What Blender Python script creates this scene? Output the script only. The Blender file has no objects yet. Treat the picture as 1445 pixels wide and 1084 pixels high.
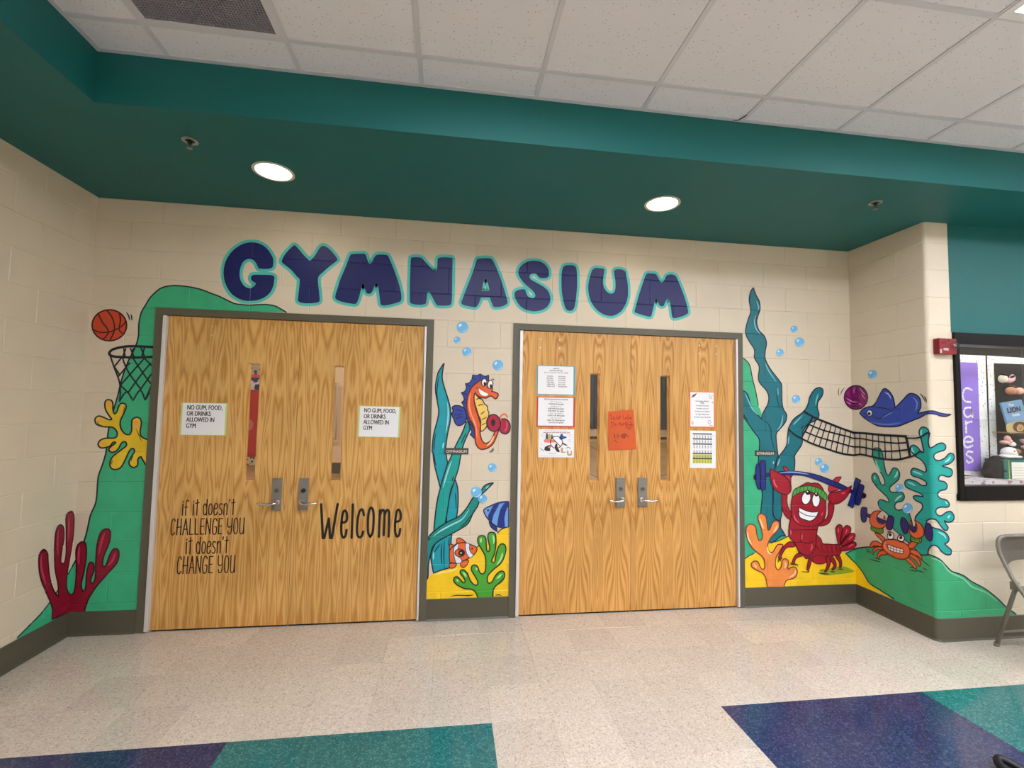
import bpy, bmesh, math, random
from math import sin, cos, pi, radians, sqrt, floor, atan2
from mathutils import Vector, Matrix
from mathutils.geometry import tessellate_polygon
random.seed(7)
SC = bpy.context.scene
COL = SC.collection

# ------------------------------------------------------------------ camera
F_PX = 649.987
CAM = Vector((-0.17389, -3.53136, 1.55508))
YAW, PITCH, ROLL = -0.134101, 0.0575528, -0.0184276
RM = Matrix.Rotation(YAW, 3, 'Z') @ Matrix.Rotation(PITCH, 3, 'X') @ Matrix.Rotation(ROLL, 3, 'Y')
cd = bpy.data.cameras.new('camera')
cd.sensor_width = 36.0
cd.lens = F_PX / 1445 * 36.0
cd.clip_start = 0.02
camera = bpy.data.objects.new('camera', cd)
COL.objects.link(camera)
cx, cy_, cz = RM.col[0], RM.col[1], RM.col[2]
M3 = Matrix((cx, cz, -cy_)).transposed()
camera.matrix_world = Matrix.Translation(CAM) @ M3.to_4x4()
SC.camera = camera

# ------------------------------------------------------------------ world and exposure
world = bpy.data.worlds.new('world')
SC.world = world
world.use_nodes = True
world.node_tree.nodes['Background'].inputs[0].default_value = (0.9, 0.95, 1.0, 1)
world.node_tree.nodes['Background'].inputs[1].default_value = 0.25
SC.view_settings.view_transform = 'Standard'
SC.view_settings.look = 'None'
SC.view_settings.gamma = 1.0
SC.view_settings.exposure = 1.48
SC.view_settings.use_curve_mapping = False
TROFFER, CAN, GYM = 10.0, 8.0, 2.4

# ------------------------------------------------------------------ real dimensions (metres)
ZS, ZC = 3.0006, 3.2537          # soffit underside, suspended ceiling
XL, XR, YR, YF = -2.6628, 3.2502, -0.6519, -1.1447
XSF = -1.905                     # left edge of the raised ceiling
C, B = 0.2032, 0.4064            # block course height, block length
DR = 0.6519                      # depth of the return wall
RB = 0.026                       # bullnose radius
TX0, TS, TY0 = 0.076, 0.30694, -1.1549
XCASE = 3.452

def pix(px, py, ax, v):
    """the point where the sight line of a photograph pixel meets the plane  coord[ax] = v"""
    d = RM @ Vector(((px - 722.5) / F_PX, 1.0, -(py - 542) / F_PX))
    s = (v - CAM[ax]) / d[ax]
    return CAM + d * s

def project(P):
    q = RM.transposed() @ (Vector(P) - CAM)
    return 722.5 + F_PX * q.x / q.y, 542 - F_PX * q.z / q.y

# ------------------------------------------------------------------ materials
MATS = {}
def lin(c):
    return tuple((x / 12.92 if x <= 0.04045 else ((x + 0.055) / 1.055) ** 2.4) for x in [v / 255.0 for v in c])

def new_mat(name):
    m = bpy.data.materials.new(name)
    m.use_nodes = True
    nt = m.node_tree
    b = nt.nodes['Principled BSDF']
    return m, nt, b

def N(nt, kind, **kw):
    n = nt.nodes.new(kind)
    for k, v in kw.items():
        if k in n.inputs:
            n.inputs[k].default_value = v
        else:
            setattr(n, k, v)
    return n

def flat(name, c, rough=0.5, metal=0.0, emit=0.0, spec=0.5):
    if name in MATS: return MATS[name]
    m, nt, b = new_mat(name)
    l = lin(c)
    b.inputs['Base Color'].default_value = (*l, 1)
    b.inputs['Roughness'].default_value = rough
    b.inputs['Metallic'].default_value = metal
    b.inputs['Specular IOR Level'].default_value = spec
    if emit:
        b.inputs['Emission Color'].default_value = (*l, 1)
        b.inputs['Emission Strength'].default_value = emit
    MATS[name] = m
    return m

def mottled(name, c, rough=0.5, var=0.08, scale=6.0, bump=0.15, bscale=180.0, metal=0.0, spec=0.5):
    """colour with faint unevenness and a fine painted grain, all in world position"""
    if name in MATS: return MATS[name]
    m, nt, b = new_mat(name)
    g = N(nt, 'ShaderNodeNewGeometry')
    n1 = N(nt, 'ShaderNodeTexNoise', Scale=scale, Detail=3.0)
    nt.links.new(g.outputs['Position'], n1.inputs['Vector'])
    l = lin(c)
    r = N(nt, 'ShaderNodeMapRange')
    r.inputs['From Min'].default_value = 0.3; r.inputs['From Max'].default_value = 0.7
    r.inputs['To Min'].default_value = 1 - var; r.inputs['To Max'].default_value = 1 + var
    nt.links.new(n1.outputs['Fac'], r.inputs['Value'])
    mul = N(nt, 'ShaderNodeVectorMath', operation='SCALE')
    mul.inputs[0].default_value = l
    nt.links.new(r.outputs[0], mul.inputs['Scale'])
    nt.links.new(mul.outputs[0], b.inputs['Base Color'])
    b.inputs['Roughness'].default_value = rough
    b.inputs['Metallic'].default_value = metal
    b.inputs['Specular IOR Level'].default_value = spec
    n2 = N(nt, 'ShaderNodeTexNoise', Scale=bscale, Detail=2.0)
    nt.links.new(g.outputs['Position'], n2.inputs['Vector'])
    bp = N(nt, 'ShaderNodeBump', Strength=bump, Distance=0.002)
    nt.links.new(n2.outputs['Fac'], bp.inputs['Height'])
    nt.links.new(bp.outputs[0], b.inputs['Normal'])
    MATS[name] = m
    return m

def paint(c, tag=None):
    """mural paint: semi-gloss over the pores of the block"""
    return mottled('paint_%02x%02x%02x' % tuple(c), c, rough=0.42, var=0.07, scale=9.0, bump=0.35, bscale=260.0, spec=0.45)

def speckle(name, base, light, dark, mid, rough=0.12):
    """vinyl composition tile: chips of lighter and darker colour"""
    m, nt, b = new_mat(name)
    g = N(nt, 'ShaderNodeNewGeometry')
    oi = N(nt, 'ShaderNodeObjectInfo')
    mp = N(nt, 'ShaderNodeVectorMath', operation='MULTIPLY')
    mp.inputs[1].default_value = (1.0, 1.0, 1.0)
    nt.links.new(g.outputs['Position'], mp.inputs[0])
    nz = N(nt, 'ShaderNodeTexNoise', Scale=26.0, Detail=2.0)
    nt.links.new(mp.outputs[0], nz.inputs['Vector'])
    add = N(nt, 'ShaderNodeVectorMath', operation='MULTIPLY_ADD')
    add.inputs[1].default_value = (0.03, 0.03, 0.03)
    nt.links.new(nz.outputs['Color'], add.inputs[0]); nt.links.new(mp.outputs[0], add.inputs[2])
    v = N(nt, 'ShaderNodeTexVoronoi', Scale=150.0)
    nt.links.new(add.outputs[0], v.inputs['Vector'])
    sep = N(nt, 'ShaderNodeSeparateColor')
    nt.links.new(v.outputs['Color'], sep.inputs[0])
    cr = N(nt, 'ShaderNodeValToRGB')
    cr.color_ramp.interpolation = 'CONSTANT'
    el = cr.color_ramp.elements
    el[0].position = 0.0; el[0].color = (*lin(dark), 1)
    el[1].position = 0.10; el[1].color = (*lin(mid), 1)
    e = el.new(0.38); e.color = (*lin(base), 1)
    e = el.new(0.80); e.color = (*lin(light), 1)
    nt.links.new(sep.outputs[0], cr.inputs[0])
    r = N(nt, 'ShaderNodeMapRange')
    r.inputs['To Min'].default_value = 0.93; r.inputs['To Max'].default_value = 1.05
    nt.links.new(oi.outputs['Random'], r.inputs['Value'])
    mul = N(nt, 'ShaderNodeVectorMath', operation='SCALE')
    nt.links.new(cr.outputs[0], mul.inputs[0]); nt.links.new(r.outputs[0], mul.inputs['Scale'])
    nt.links.new(mul.outputs[0], b.inputs['Base Color'])
    b.inputs['Roughness'].default_value = rough
    n3 = N(nt, 'ShaderNodeTexNoise', Scale=14.0, Detail=2.0)
    nt.links.new(g.outputs['Position'], n3.inputs['Vector'])
    bp = N(nt, 'ShaderNodeBump', Strength=0.06, Distance=0.004)
    nt.links.new(n3.outputs['Fac'], bp.inputs['Height'])
    nt.links.new(bp.outputs[0], b.inputs['Normal'])
    return m

def wood(name, light, dark, sx, sz, rings, pw, seed, distort=0.6, fine=0.35, contrast=1.0):
    """oak veneer: book-matched strips whose grain is the contour lines of a stretched noise field"""
    m, nt, b = new_mat(name)
    tc = N(nt, 'ShaderNodeTexCoord')
    sp = N(nt, 'ShaderNodeSeparateXYZ')
    nt.links.new(tc.outputs['Object'], sp.inputs[0])
    pp = N(nt, 'ShaderNodeMath', operation='PINGPONG'); pp.inputs[1].default_value = pw
    nt.links.new(sp.outputs['X'], pp.inputs[0])
    cb = N(nt, 'ShaderNodeCombineXYZ')
    mx = N(nt, 'ShaderNodeMath', operation='MULTIPLY'); mx.inputs[1].default_value = sx
    mz = N(nt, 'ShaderNodeMath', operation='MULTIPLY'); mz.inputs[1].default_value = sz
    nt.links.new(pp.outputs[0], mx.inputs[0]); nt.links.new(sp.outputs['Z'], mz.inputs[0])
    nt.links.new(mx.outputs[0], cb.inputs[0]); nt.links.new(mz.outputs[0], cb.inputs[1])
    cb.inputs[2].default_value = seed
    n1 = N(nt, 'ShaderNodeTexNoise', Scale=1.0, Detail=1.5, Roughness=0.45, Distortion=distort)
    nt.links.new(cb.outputs[0], n1.inputs['Vector'])
    # rings
    mr = N(nt, 'ShaderNodeMath', operation='MULTIPLY'); mr.inputs[1].default_value = rings
    nt.links.new(n1.outputs['Fac'], mr.inputs[0])
    sn = N(nt, 'ShaderNodeMath', operation='PINGPONG'); sn.inputs[1].default_value = 0.5
    nt.links.new(mr.outputs[0], sn.inputs[0])
    # fine pores
    cb2 = N(nt, 'ShaderNodeCombineXYZ')
    mx2 = N(nt, 'ShaderNodeMath', operation='MULTIPLY'); mx2.inputs[1].default_value = 260.0
    mz2 = N(nt, 'ShaderNodeMath', operation='MULTIPLY'); mz2.inputs[1].default_value = 9.0
    nt.links.new(sp.outputs['X'], mx2.inputs[0]); nt.links.new(sp.outputs['Z'], mz2.inputs[0])
    nt.links.new(mx2.outputs[0], cb2.inputs[0]); nt.links.new(mz2.outputs[0], cb2.inputs[1])
    n2 = N(nt, 'ShaderNodeTexNoise', Scale=1.0, Detail=2.0)
    nt.links.new(cb2.outputs[0], n2.inputs['Vector'])
    m2 = N(nt, 'ShaderNodeMath', operation='MULTIPLY_ADD'); m2.inputs[1].default_value = fine; m2.inputs[2].default_value = -fine * 0.5
    nt.links.new(n2.outputs['Fac'], m2.inputs[0])
    m3 = N(nt, 'ShaderNodeMath', operation='MULTIPLY_ADD'); m3.inputs[1].default_value = 1.7 * contrast
    nt.links.new(sn.outputs[0], m3.inputs[0]); nt.links.new(m2.outputs[0], m3.inputs[2])
    cr = N(nt, 'ShaderNodeValToRGB')
    el = cr.color_ramp.elements
    md = tuple((a * 0.55 + c_ * 0.45) for a, c_ in zip(light, dark))
    el[0].position = 0.02; el[0].color = (*lin(dark), 1)
    el[1].position = 0.75; el[1].color = (*lin(light), 1)
    e = el.new(0.30); e.color = (*lin(md), 1)
    nt.links.new(m3.outputs[0], cr.inputs[0])
    # large tone variation
    n4 = N(nt, 'ShaderNodeTexNoise', Scale=2.2, Detail=1.0)
    nt.links.new(tc.outputs['Object'], n4.inputs['Vector'])
    r = N(nt, 'ShaderNodeMapRange')
    r.inputs['From Min'].default_value = 0.3; r.inputs['From Max'].default_value = 0.7
    r.inputs['To Min'].default_value = 0.90; r.inputs['To Max'].default_value = 1.08
    nt.links.new(n4.outputs['Fac'], r.inputs['Value'])
    mul = N(nt, 'ShaderNodeVectorMath', operation='SCALE')
    nt.links.new(cr.outputs[0], mul.inputs[0]); nt.links.new(r.outputs[0], mul.inputs['Scale'])
    nt.links.new(mul.outputs[0], b.inputs['Base Color'])
    b.inputs['Roughness'].default_value = 0.33
    b.inputs['Specular IOR Level'].default_value = 0.4
    bp = N(nt, 'ShaderNodeBump', Strength=0.05, Distance=0.001)
    nt.links.new(n2.outputs['Fac'], bp.inputs['Height']); nt.links.new(bp.outputs[0], b.inputs['Normal'])
    return m

def emitter(name, c, s):
    m = bpy.data.materials.new(name); m.use_nodes = True
    nt = m.node_tree; nt.nodes.clear()
    e = N(nt, 'ShaderNodeEmission', Strength=s); e.inputs[0].default_value = (*lin(c), 1)
    o = N(nt, 'ShaderNodeOutputMaterial'); nt.links.new(e.outputs[0], o.inputs[0])
    return m

def clear_glass(name, gloss=0.02, tint=(1, 1, 1)):
    m = bpy.data.materials.new(name); m.use_nodes = True
    nt = m.node_tree; nt.nodes.clear()
    t = N(nt, 'ShaderNodeBsdfTransparent'); t.inputs[0].default_value = (*tint, 1)
    g = N(nt, 'ShaderNodeBsdfGlossy', Roughness=gloss)
    fr = N(nt, 'ShaderNodeFresnel', IOR=1.5)
    ge = N(nt, 'ShaderNodeNewGeometry')
    iv = N(nt, 'ShaderNodeMath', operation='SUBTRACT'); iv.inputs[0].default_value = 1.0
    nt.links.new(ge.outputs['Backfacing'], iv.inputs[1])
    fm = N(nt, 'ShaderNodeMath', operation='MULTIPLY')
    nt.links.new(fr.outputs[0], fm.inputs[0]); nt.links.new(iv.outputs[0], fm.inputs[1])
    mx = N(nt, 'ShaderNodeMixShader'); o = N(nt, 'ShaderNodeOutputMaterial')
    nt.links.new(fm.outputs[0], mx.inputs[0]); nt.links.new(t.outputs[0], mx.inputs[1]); nt.links.new(g.outputs[0], mx.inputs[2])
    nt.links.new(mx.outputs[0], o.inputs[0])
    return m

def ceiling_tile_mat():
    m, nt, b = new_mat('mineral_fibre')
    g = N(nt, 'ShaderNodeNewGeometry')
    v = N(nt, 'ShaderNodeTexVoronoi', Scale=70.0, Randomness=1.0)
    n = N(nt, 'ShaderNodeTexNoise', Scale=55.0, Detail=3.0)
    nt.links.new(g.outputs['Position'], v.inputs['Vector']); nt.links.new(g.outputs['Position'], n.inputs['Vector'])
    lt = N(nt, 'ShaderNodeMath', operation='LESS_THAN'); lt.inputs[1].default_value = 0.17
    nt.links.new(v.outputs['Distance'], lt.inputs[0])
    sep = N(nt, 'ShaderNodeSeparateColor'); nt.links.new(v.outputs['Color'], sep.inputs[0])
    lt2 = N(nt, 'ShaderNodeMath', operation='LESS_THAN'); lt2.inputs[1].default_value = 0.4
    nt.links.new(sep.outputs[0], lt2.inputs[0])
    mm = N(nt, 'ShaderNodeMath', operation='MULTIPLY'); nt.links.new(lt.outputs[0], mm.inputs[0]); nt.links.new(lt2.outputs[0], mm.inputs[1])
    mix = N(nt, 'ShaderNodeMix', data_type='RGBA')
    mix.inputs[6].default_value = (*lin((224, 223, 226)), 1); mix.inputs[7].default_value = (*lin((150, 146, 142)), 1)
    nt.links.new(mm.outputs[0], mix.inputs[0]); nt.links.new(mix.outputs[2], b.inputs['Base Color'])
    b.inputs['Roughness'].default_value = 0.9
    bp = N(nt, 'ShaderNodeBump', Strength=0.5, Distance=0.003)
    nt.links.new(n.outputs['Fac'], bp.inputs['Height']); nt.links.new(bp.outputs[0], b.inputs['Normal'])
    return m

def dotted(name, base, dot, scale=90.0, thr=0.2, share=0.5, rough=0.7):
    """paper printed with scattered small marks"""
    m, nt, b = new_mat(name)
    g = N(nt, 'ShaderNodeNewGeometry')
    v = N(nt, 'ShaderNodeTexVoronoi', Scale=scale)
    nt.links.new(g.outputs['Position'], v.inputs['Vector'])
    lt = N(nt, 'ShaderNodeMath', operation='LESS_THAN'); lt.inputs[1].default_value = thr
    nt.links.new(v.outputs['Distance'], lt.inputs[0])
    sep = N(nt, 'ShaderNodeSeparateColor'); nt.links.new(v.outputs['Color'], sep.inputs[0])
    lt2 = N(nt, 'ShaderNodeMath', operation='LESS_THAN'); lt2.inputs[1].default_value = share
    nt.links.new(sep.outputs[0], lt2.inputs[0])
    mm = N(nt, 'ShaderNodeMath', operation='MULTIPLY'); nt.links.new(lt.outputs[0], mm.inputs[0]); nt.links.new(lt2.outputs[0], mm.inputs[1])
    mix = N(nt, 'ShaderNodeMix', data_type='RGBA')
    mix.inputs[6].default_value = (*lin(base), 1); mix.inputs[7].default_value = (*lin(dot), 1)
    nt.links.new(mm.outputs[0], mix.inputs[0]); nt.links.new(mix.outputs[2], b.inputs['Base Color'])
    b.inputs['Roughness'].default_value = rough
    return m

WALLP = mottled('wall_paint', (221, 207, 184), rough=0.38, var=0.03, scale=3.0, bump=0.45, bscale=240.0, spec=0.45)
TEAL = mottled('teal_paint', (26, 102, 101), rough=0.5, var=0.03, scale=3.0, bump=0.12, bscale=300.0, spec=0.3)
BASE = mottled('cove_base_vinyl', (84, 80, 66), rough=0.42, var=0.05, scale=5.0, bump=0.05)
FRAMEM = mottled('frame_enamel', (92, 88, 73), rough=0.4, var=0.03, scale=4.0, bump=0.04)
BEIGE = speckle('vinyl_tile_beige', (212, 199, 184), (222, 210, 196), (186, 171, 155), (205, 191, 176))
NAVYT = speckle('vinyl_tile_navy', (50, 57, 94), (72, 79, 114), (36, 42, 74), (45, 52, 87))
TEALT = speckle('vinyl_tile_teal', (36, 112, 112), (66, 136, 134), (26, 90, 92), (32, 104, 105))
WOOD_L = wood('door_veneer_blotched', (222, 176, 106), (190, 134, 64), 11.0, 0.85, 12.0, 0.19, 3.3, distort=0.5, fine=0.6)
WOOD_R = wood('door_veneer_fine', (222, 170, 98), (184, 124, 56), 7.0, 0.55, 32.0, 0.155, 9.1, distort=0.3, fine=0.7)
STEEL = flat('satin_steel', (150, 146, 140), 0.32, 0.9)
CHROME = flat('bright_steel', (215, 213, 210), 0.16, 1.0)
DARK = flat('dark_gap', (28, 20, 18), 0.8)
WHITEM = flat('white_enamel', (226, 226, 224), 0.35)
GRIDM = flat('grid_enamel', (204, 204, 208), 0.5)
TILEM = ceiling_tile_mat()
BLACKF = flat('black_frame', (7, 7, 9), 0.4, spec=0.2)
INK = (22, 26, 40)
GLASS = clear_glass('clear_glass')
GLASSW = clear_glass('door_glass', 0.03, (0.93, 0.95, 0.93))

# ------------------------------------------------------------------ object helpers
def link(name, me, mats, parent=None):
    o = bpy.data.objects.new(name, me)
    COL.objects.link(o)
    if mats is not None:
        for m in (mats if isinstance(mats, (list, tuple)) else [mats]): me.materials.append(m)
    if parent is not None: o.parent = parent
    return o

def tag(o, label=None, cat=None, group=None, kind=None):
    if label: o['label'] = label
    if cat: o['category'] = cat
    if group: o['group'] = group
    if kind: o['kind'] = kind
    return o

def thing(name, loc, label, cat, group=None, rz=0):
    o = bpy.data.objects.new(name, None); COL.objects.link(o)
    o.location = loc; o.rotation_euler = (0, 0, rz)
    o.empty_display_size = 0.05
    return tag(o, label, cat, group)

def bm_box(bm, x0, x1, y0, y1, z0, z1, bev=0.0, mi=0):
    b2 = bmesh.new() if bev else bm
    vs = [b2.verts.new(p) for p in ((x0,y0,z0),(x1,y0,z0),(x1,y1,z0),(x0,y1,z0),(x0,y0,z1),(x1,y0,z1),(x1,y1,z1),(x0,y1,z1))]
    fs = [b2.faces.new([vs[i] for i in f]) for f in ((0,3,2,1),(4,5,6,7),(0,1,5,4),(1,2,6,5),(2,3,7,6),(3,0,4,7))]
    for f in fs: f.material_index = mi
    if bev:
        bmesh.ops.bevel(b2, geom=list(b2.edges), offset=bev, segments=2, affect='EDGES', profile=0.5)
        for f in b2.faces: f.material_index = mi
        me = bpy.data.meshes.new('t'); b2.to_mesh(me); b2.free(); bm.from_mesh(me); bpy.data.meshes.remove(me)

def bm_obj(name, bm, mats, parent=None, smooth=False, off=None):
    """off: the parent thing's own location, when the mesh was laid out in world coordinates"""
    if off is not None: bmesh.ops.translate(bm, vec=-Vector(off), verts=bm.verts)
    bmesh.ops.recalc_face_normals(bm, faces=bm.faces)
    me = bpy.data.meshes.new(name); bm.to_mesh(me); bm.free()
    if smooth:
        for p in me.polygons: p.use_smooth = True
    return link(name, me, mats, parent)

def box(name, x0, x1, y0, y1, z0, z1, mat, parent=None, bev=0.0, off=None):
    bm = bmesh.new(); bm_box(bm, x0, x1, y0, y1, z0, z1, bev)
    return bm_obj(name, bm, mat, parent, off=off)

def bm_tube(bm, pts, r, seg=10, mi=0, flat_=1.0, cap=True):
    """round tube along pts; r a number or a list"""
    pts = [Vector(p) for p in pts]
    rr = r if isinstance(r, (list, tuple)) else [r] * len(pts)
    rings = []
    up = None
    for i, p in enumerate(pts):
        d = (pts[min(i + 1, len(pts) - 1)] - pts[max(i - 1, 0)]).normalized()
        if up is None:
            up = Vector((0, 0, 1)) if abs(d.z) < 0.9 else Vector((1, 0, 0))
        a = d.cross(up).normalized(); up2 = a.cross(d).normalized(); up = up2
        rings.append([bm.verts.new(p + (a * cos(2 * pi * k / seg) + up2 * sin(2 * pi * k / seg) * flat_) * rr[i]) for k in range(seg)])
    for i in range(len(rings) - 1):
        for k in range(seg):
            f = bm.faces.new((rings[i][k], rings[i][(k + 1) % seg], rings[i + 1][(k + 1) % seg], rings[i + 1][k])); f.material_index = mi; f.smooth = True
    if cap:
        f = bm.faces.new(rings[0][::-1]); f.material_index = mi
        f = bm.faces.new(rings[-1]); f.material_index = mi

def bm_ball(bm, c, rx, ry, rz, mi=0, seg=16, ring=10, rot=None):
    c = Vector(c); vs = []
    R = rot or Matrix.Identity(3)
    for i in range(ring + 1):
        t = pi * i / ring
        if i in (0, ring):
            vs.append([bm.verts.new(c + R @ Vector((0, 0, rz * cos(t))))])
        else:
            vs.append([bm.verts.new(c + R @ Vector((rx * sin(t) * cos(2*pi*k/seg), ry * sin(t) * sin(2*pi*k/seg), rz * cos(t)))) for k in range(seg)])
    for i in range(ring):
        for k in range(seg):
            a, b_ = vs[i], vs[i + 1]
            if len(a) == 1: f = bm.faces.new((a[0], b_[k], b_[(k+1) % seg]))
            elif len(b_) == 1: f = bm.faces.new((a[k], b_[0], a[(k+1) % seg]))
            else: f = bm.faces.new((a[k], b_[k], b_[(k+1) % seg], a[(k+1) % seg]))
            f.material_index = mi; f.smooth = True

def bm_disc(bm, c, r0, r1, z0, z1, seg=32, mi=0):
    """ring (r0 > 0) or disc around a vertical axis, z0..z1"""
    c = Vector(c)
    def ring(r, z): return [bm.verts.new(c + Vector((r * cos(2*pi*k/seg), r * sin(2*pi*k/seg), z))) for k in range(seg)]
    a, b_ = ring(r1, z0), ring(r1, z1)
    fs = []
    for k in range(seg): fs.append(bm.faces.new((a[k], a[(k+1) % seg], b_[(k+1) % seg], b_[k])))
    if r0 > 0:
        e, f_ = ring(r0, z0), ring(r0, z1)
        for k in range(seg):
            k2 = (k + 1) % seg
            fs += [bm.faces.new((e[k2], e[k], f_[k], f_[k2])), bm.faces.new((a[k2], a[k], e[k], e[k2])), bm.faces.new((b_[k], b_[k2], f_[k2], f_[k]))]
    else:
        fs += [bm.faces.new(a[::-1]), bm.faces.new(b_)]
    for f in fs: f.material_index = mi

# ------------------------------------------------------------------ the block wall as one unfolded strip (U, z)
#   U < XL : left wall;  XL..XR : back wall;  XR..XR+DR : return wall;  beyond : wall beside the display case
UO = XR + DR
def fold(U, z, off=0.0):
    """strip coordinates -> world, off = distance proud of the face"""
    if abs(U - XL) < 1e-6: return Vector((XL + off, -off, z))
    if abs(U - XR) < 1e-6: return Vector((XR - off, -off, z))
    if U <= XL: return Vector((XL + off, U - XL, z))
    if U <= XR:
        x = U
        if off > 0: x = min(max(x, XL + off), XR - off) if (U - XL < off or XR - U < off) else x
        return Vector((x, -off, z))
    if U <= UO - RB: return Vector((XR - off, -(U - XR), z))
    if U < UO + RB:
        t = (U - (UO - RB)) / (2 * RB) * pi / 2
        cx_, cy2 = XR + RB, YR + RB
        r = RB + off
        return Vector((cx_ - r * cos(t), cy2 - r * sin(t), z))
    return Vector((XR + U - UO, YR - off, z))

def corner_px(X, Y):
    a = project((X, Y, 0)); b_ = project((X, Y, ZS))
    return lambda py: a[0] + (py - a[1]) * (b_[0] - a[0]) / (b_[1] - a[1])
CL, CR, CO = corner_px(XL, 0), corner_px(XR, 0), corner_px(XR, YR)
def px_to_uz(px, py):
    if px < CL(py):
        P = pix(px, py, 0, XL); return (XL + P.y, P.z)
    if px < CR(py):
        P = pix(px, py, 1, 0.0); return (P.x, P.z)
    if px < CO(py):
        P = pix(px, py, 0, XR); return (XR - P.y, P.z)
    P = pix(px, py, 1, YR); return (UO + P.x - XR, P.z)

def joints(row):
    odd = row % 2 == 1
    L = []
    s = XL - (0.195 if odd else 0.410)
    for n in range(20): L.append(s - n * B)
    for n in range(-6, 8):
        v = (n if odd else n + 0.5) * B
        if XL + 0.03 < v < XR - 0.03: L.append(v)
    L += [XL, XR]
    if odd: L += [XR + 0.432, UO + 0.40]
    else: L += [XR + 0.228, UO + 0.193]
    for n in range(1, 6): L.append((UO + (0.40 if odd else 0.193)) + n * B)
    return sorted(L)
JT = {0: joints(0), 1: joints(1)}
GW, GD = 0.0045, 0.0026
def dip(U, z):
    k = round(z / C); d = abs(z - k * C)
    v = max(0.0, 1 - d / GW) if k <= 14 else 0
    row = int(z // C)
    for j in JT[row % 2]:
        if abs(U - j) < GW and j not in (XL, XR): v = max(v, 1 - abs(U - j) / GW)
    return v * GD

class WallSurf:
    off0 = 0.0005
    step = 0.00036
    def uz(self, px, py): return px_to_uz(px, py)
    def split(self, bm):
        us = [v.co.x for v in bm.verts]; zs = [v.co.y for v in bm.verts]
        if not us: return
        u0, u1, z0, z1 = min(us), max(us), min(zs), max(zs)
        def cut(co, no):
            bmesh.ops.bisect_plane(bm, geom=bm.verts[:] + bm.edges[:] + bm.faces[:], plane_co=co, plane_no=no, dist=1e-6)
        if z1 - z0 > 0.012 or u1 - u0 > 0.012:
            for k in range(0, 15):
                for d in (-GW, 0, GW):
                    if z0 < k * C + d < z1: cut((0, k * C + d, 0), (0, 1, 0))
            for j in sorted(set(JT[0] + JT[1])):
                for d in (-GW, 0, GW):
                    if u0 < j + d < u1: cut((j + d, 0, 0), (1, 0, 0))
        for i in range(7):
            u = UO - RB + i * RB / 3
            if u0 < u < u1: cut((u, 0, 0), (1, 0, 0))
    def place(self, U, z, layer, groove=True):
        return fold(U, z, self.off0 + self.step * layer - (dip(U, z) if groove else 0))

class DoorSurf:
    def __init__(self, y): self.y = y
    def uz(self, px, py):
        P = pix(px, py, 1, self.y); return (P.x, P.z)
    def split(self, bm): pass
    def place(self, U, z, layer, groove=True): return Vector((U, self.y - 0.0004 - 0.0003 * layer, z))

WALL = WallSurf()
YD = 0.004                       # face of the door leaves
DOOR = DoorSurf(YD)

# ------------------------------------------------------------------ painted shapes: parse, smooth, fill, stroke
def parse(s):
    """'@ox,oy,scale' sets the origin and magnification of the readings that follow; 'x,y' a point; '!' a sharp one"""
    ox, oy, k = 0.0, 0.0, 1.0
    P = []
    for t in s.split():
        if t[0] == '@':
            ox, oy, k = [float(v) for v in t[1:].split(',')]
            continue
        sharp = t.endswith('!')
        a, b_ = t.rstrip('!').split(',')
        P.append((ox + float(a) / k, oy + float(b_) / k, sharp))
    return P

def smooth_path(P, closed=True, n=4):
    m = len(P); out = []
    rng = range(m if closed else m - 1)
    for i in rng:
        p1, p2 = P[i], P[(i + 1) % m]
        p0 = P[(i - 1) % m] if (closed or i > 0) else p1
        p3 = P[(i + 2) % m] if (closed or i + 2 < m) else p2
        if p1[2]: p0 = p1
        if p2[2]: p3 = p2
        L = math.hypot(p2[0] - p1[0], p2[1] - p1[1])
        k = max(1, min(n, int(L / 1.1)))
        for j in range(k):
            t = j / k
            def cr(a, b_, c_, d):
                return 0.5 * ((2 * b_) + (-a + c_) * t + (2 * a - 5 * b_ + 4 * c_ - d) * t * t + (-a + 3 * b_ - 3 * c_ + d) * t ** 3)
            out.append((cr(p0[0], p1[0], p2[0], p3[0]), cr(p0[1], p1[1], p2[1], p3[1])))
    if not closed: out.append((P[-1][0], P[-1][1]))
    return out

def densify(pts, closed, mx):
    out = []
    m = len(pts)
    for i in range(m if closed else m - 1):
        a, b_ = pts[i], pts[(i + 1) % m]
        L = math.hypot(b_[0] - a[0], b_[1] - a[1]); k = max(1, int(L / mx))
        for j in range(k): out.append((a[0] + (b_[0] - a[0]) * j / k, a[1] + (b_[1] - a[1]) * j / k))
    if not closed: out.append(pts[-1])
    return out

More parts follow.
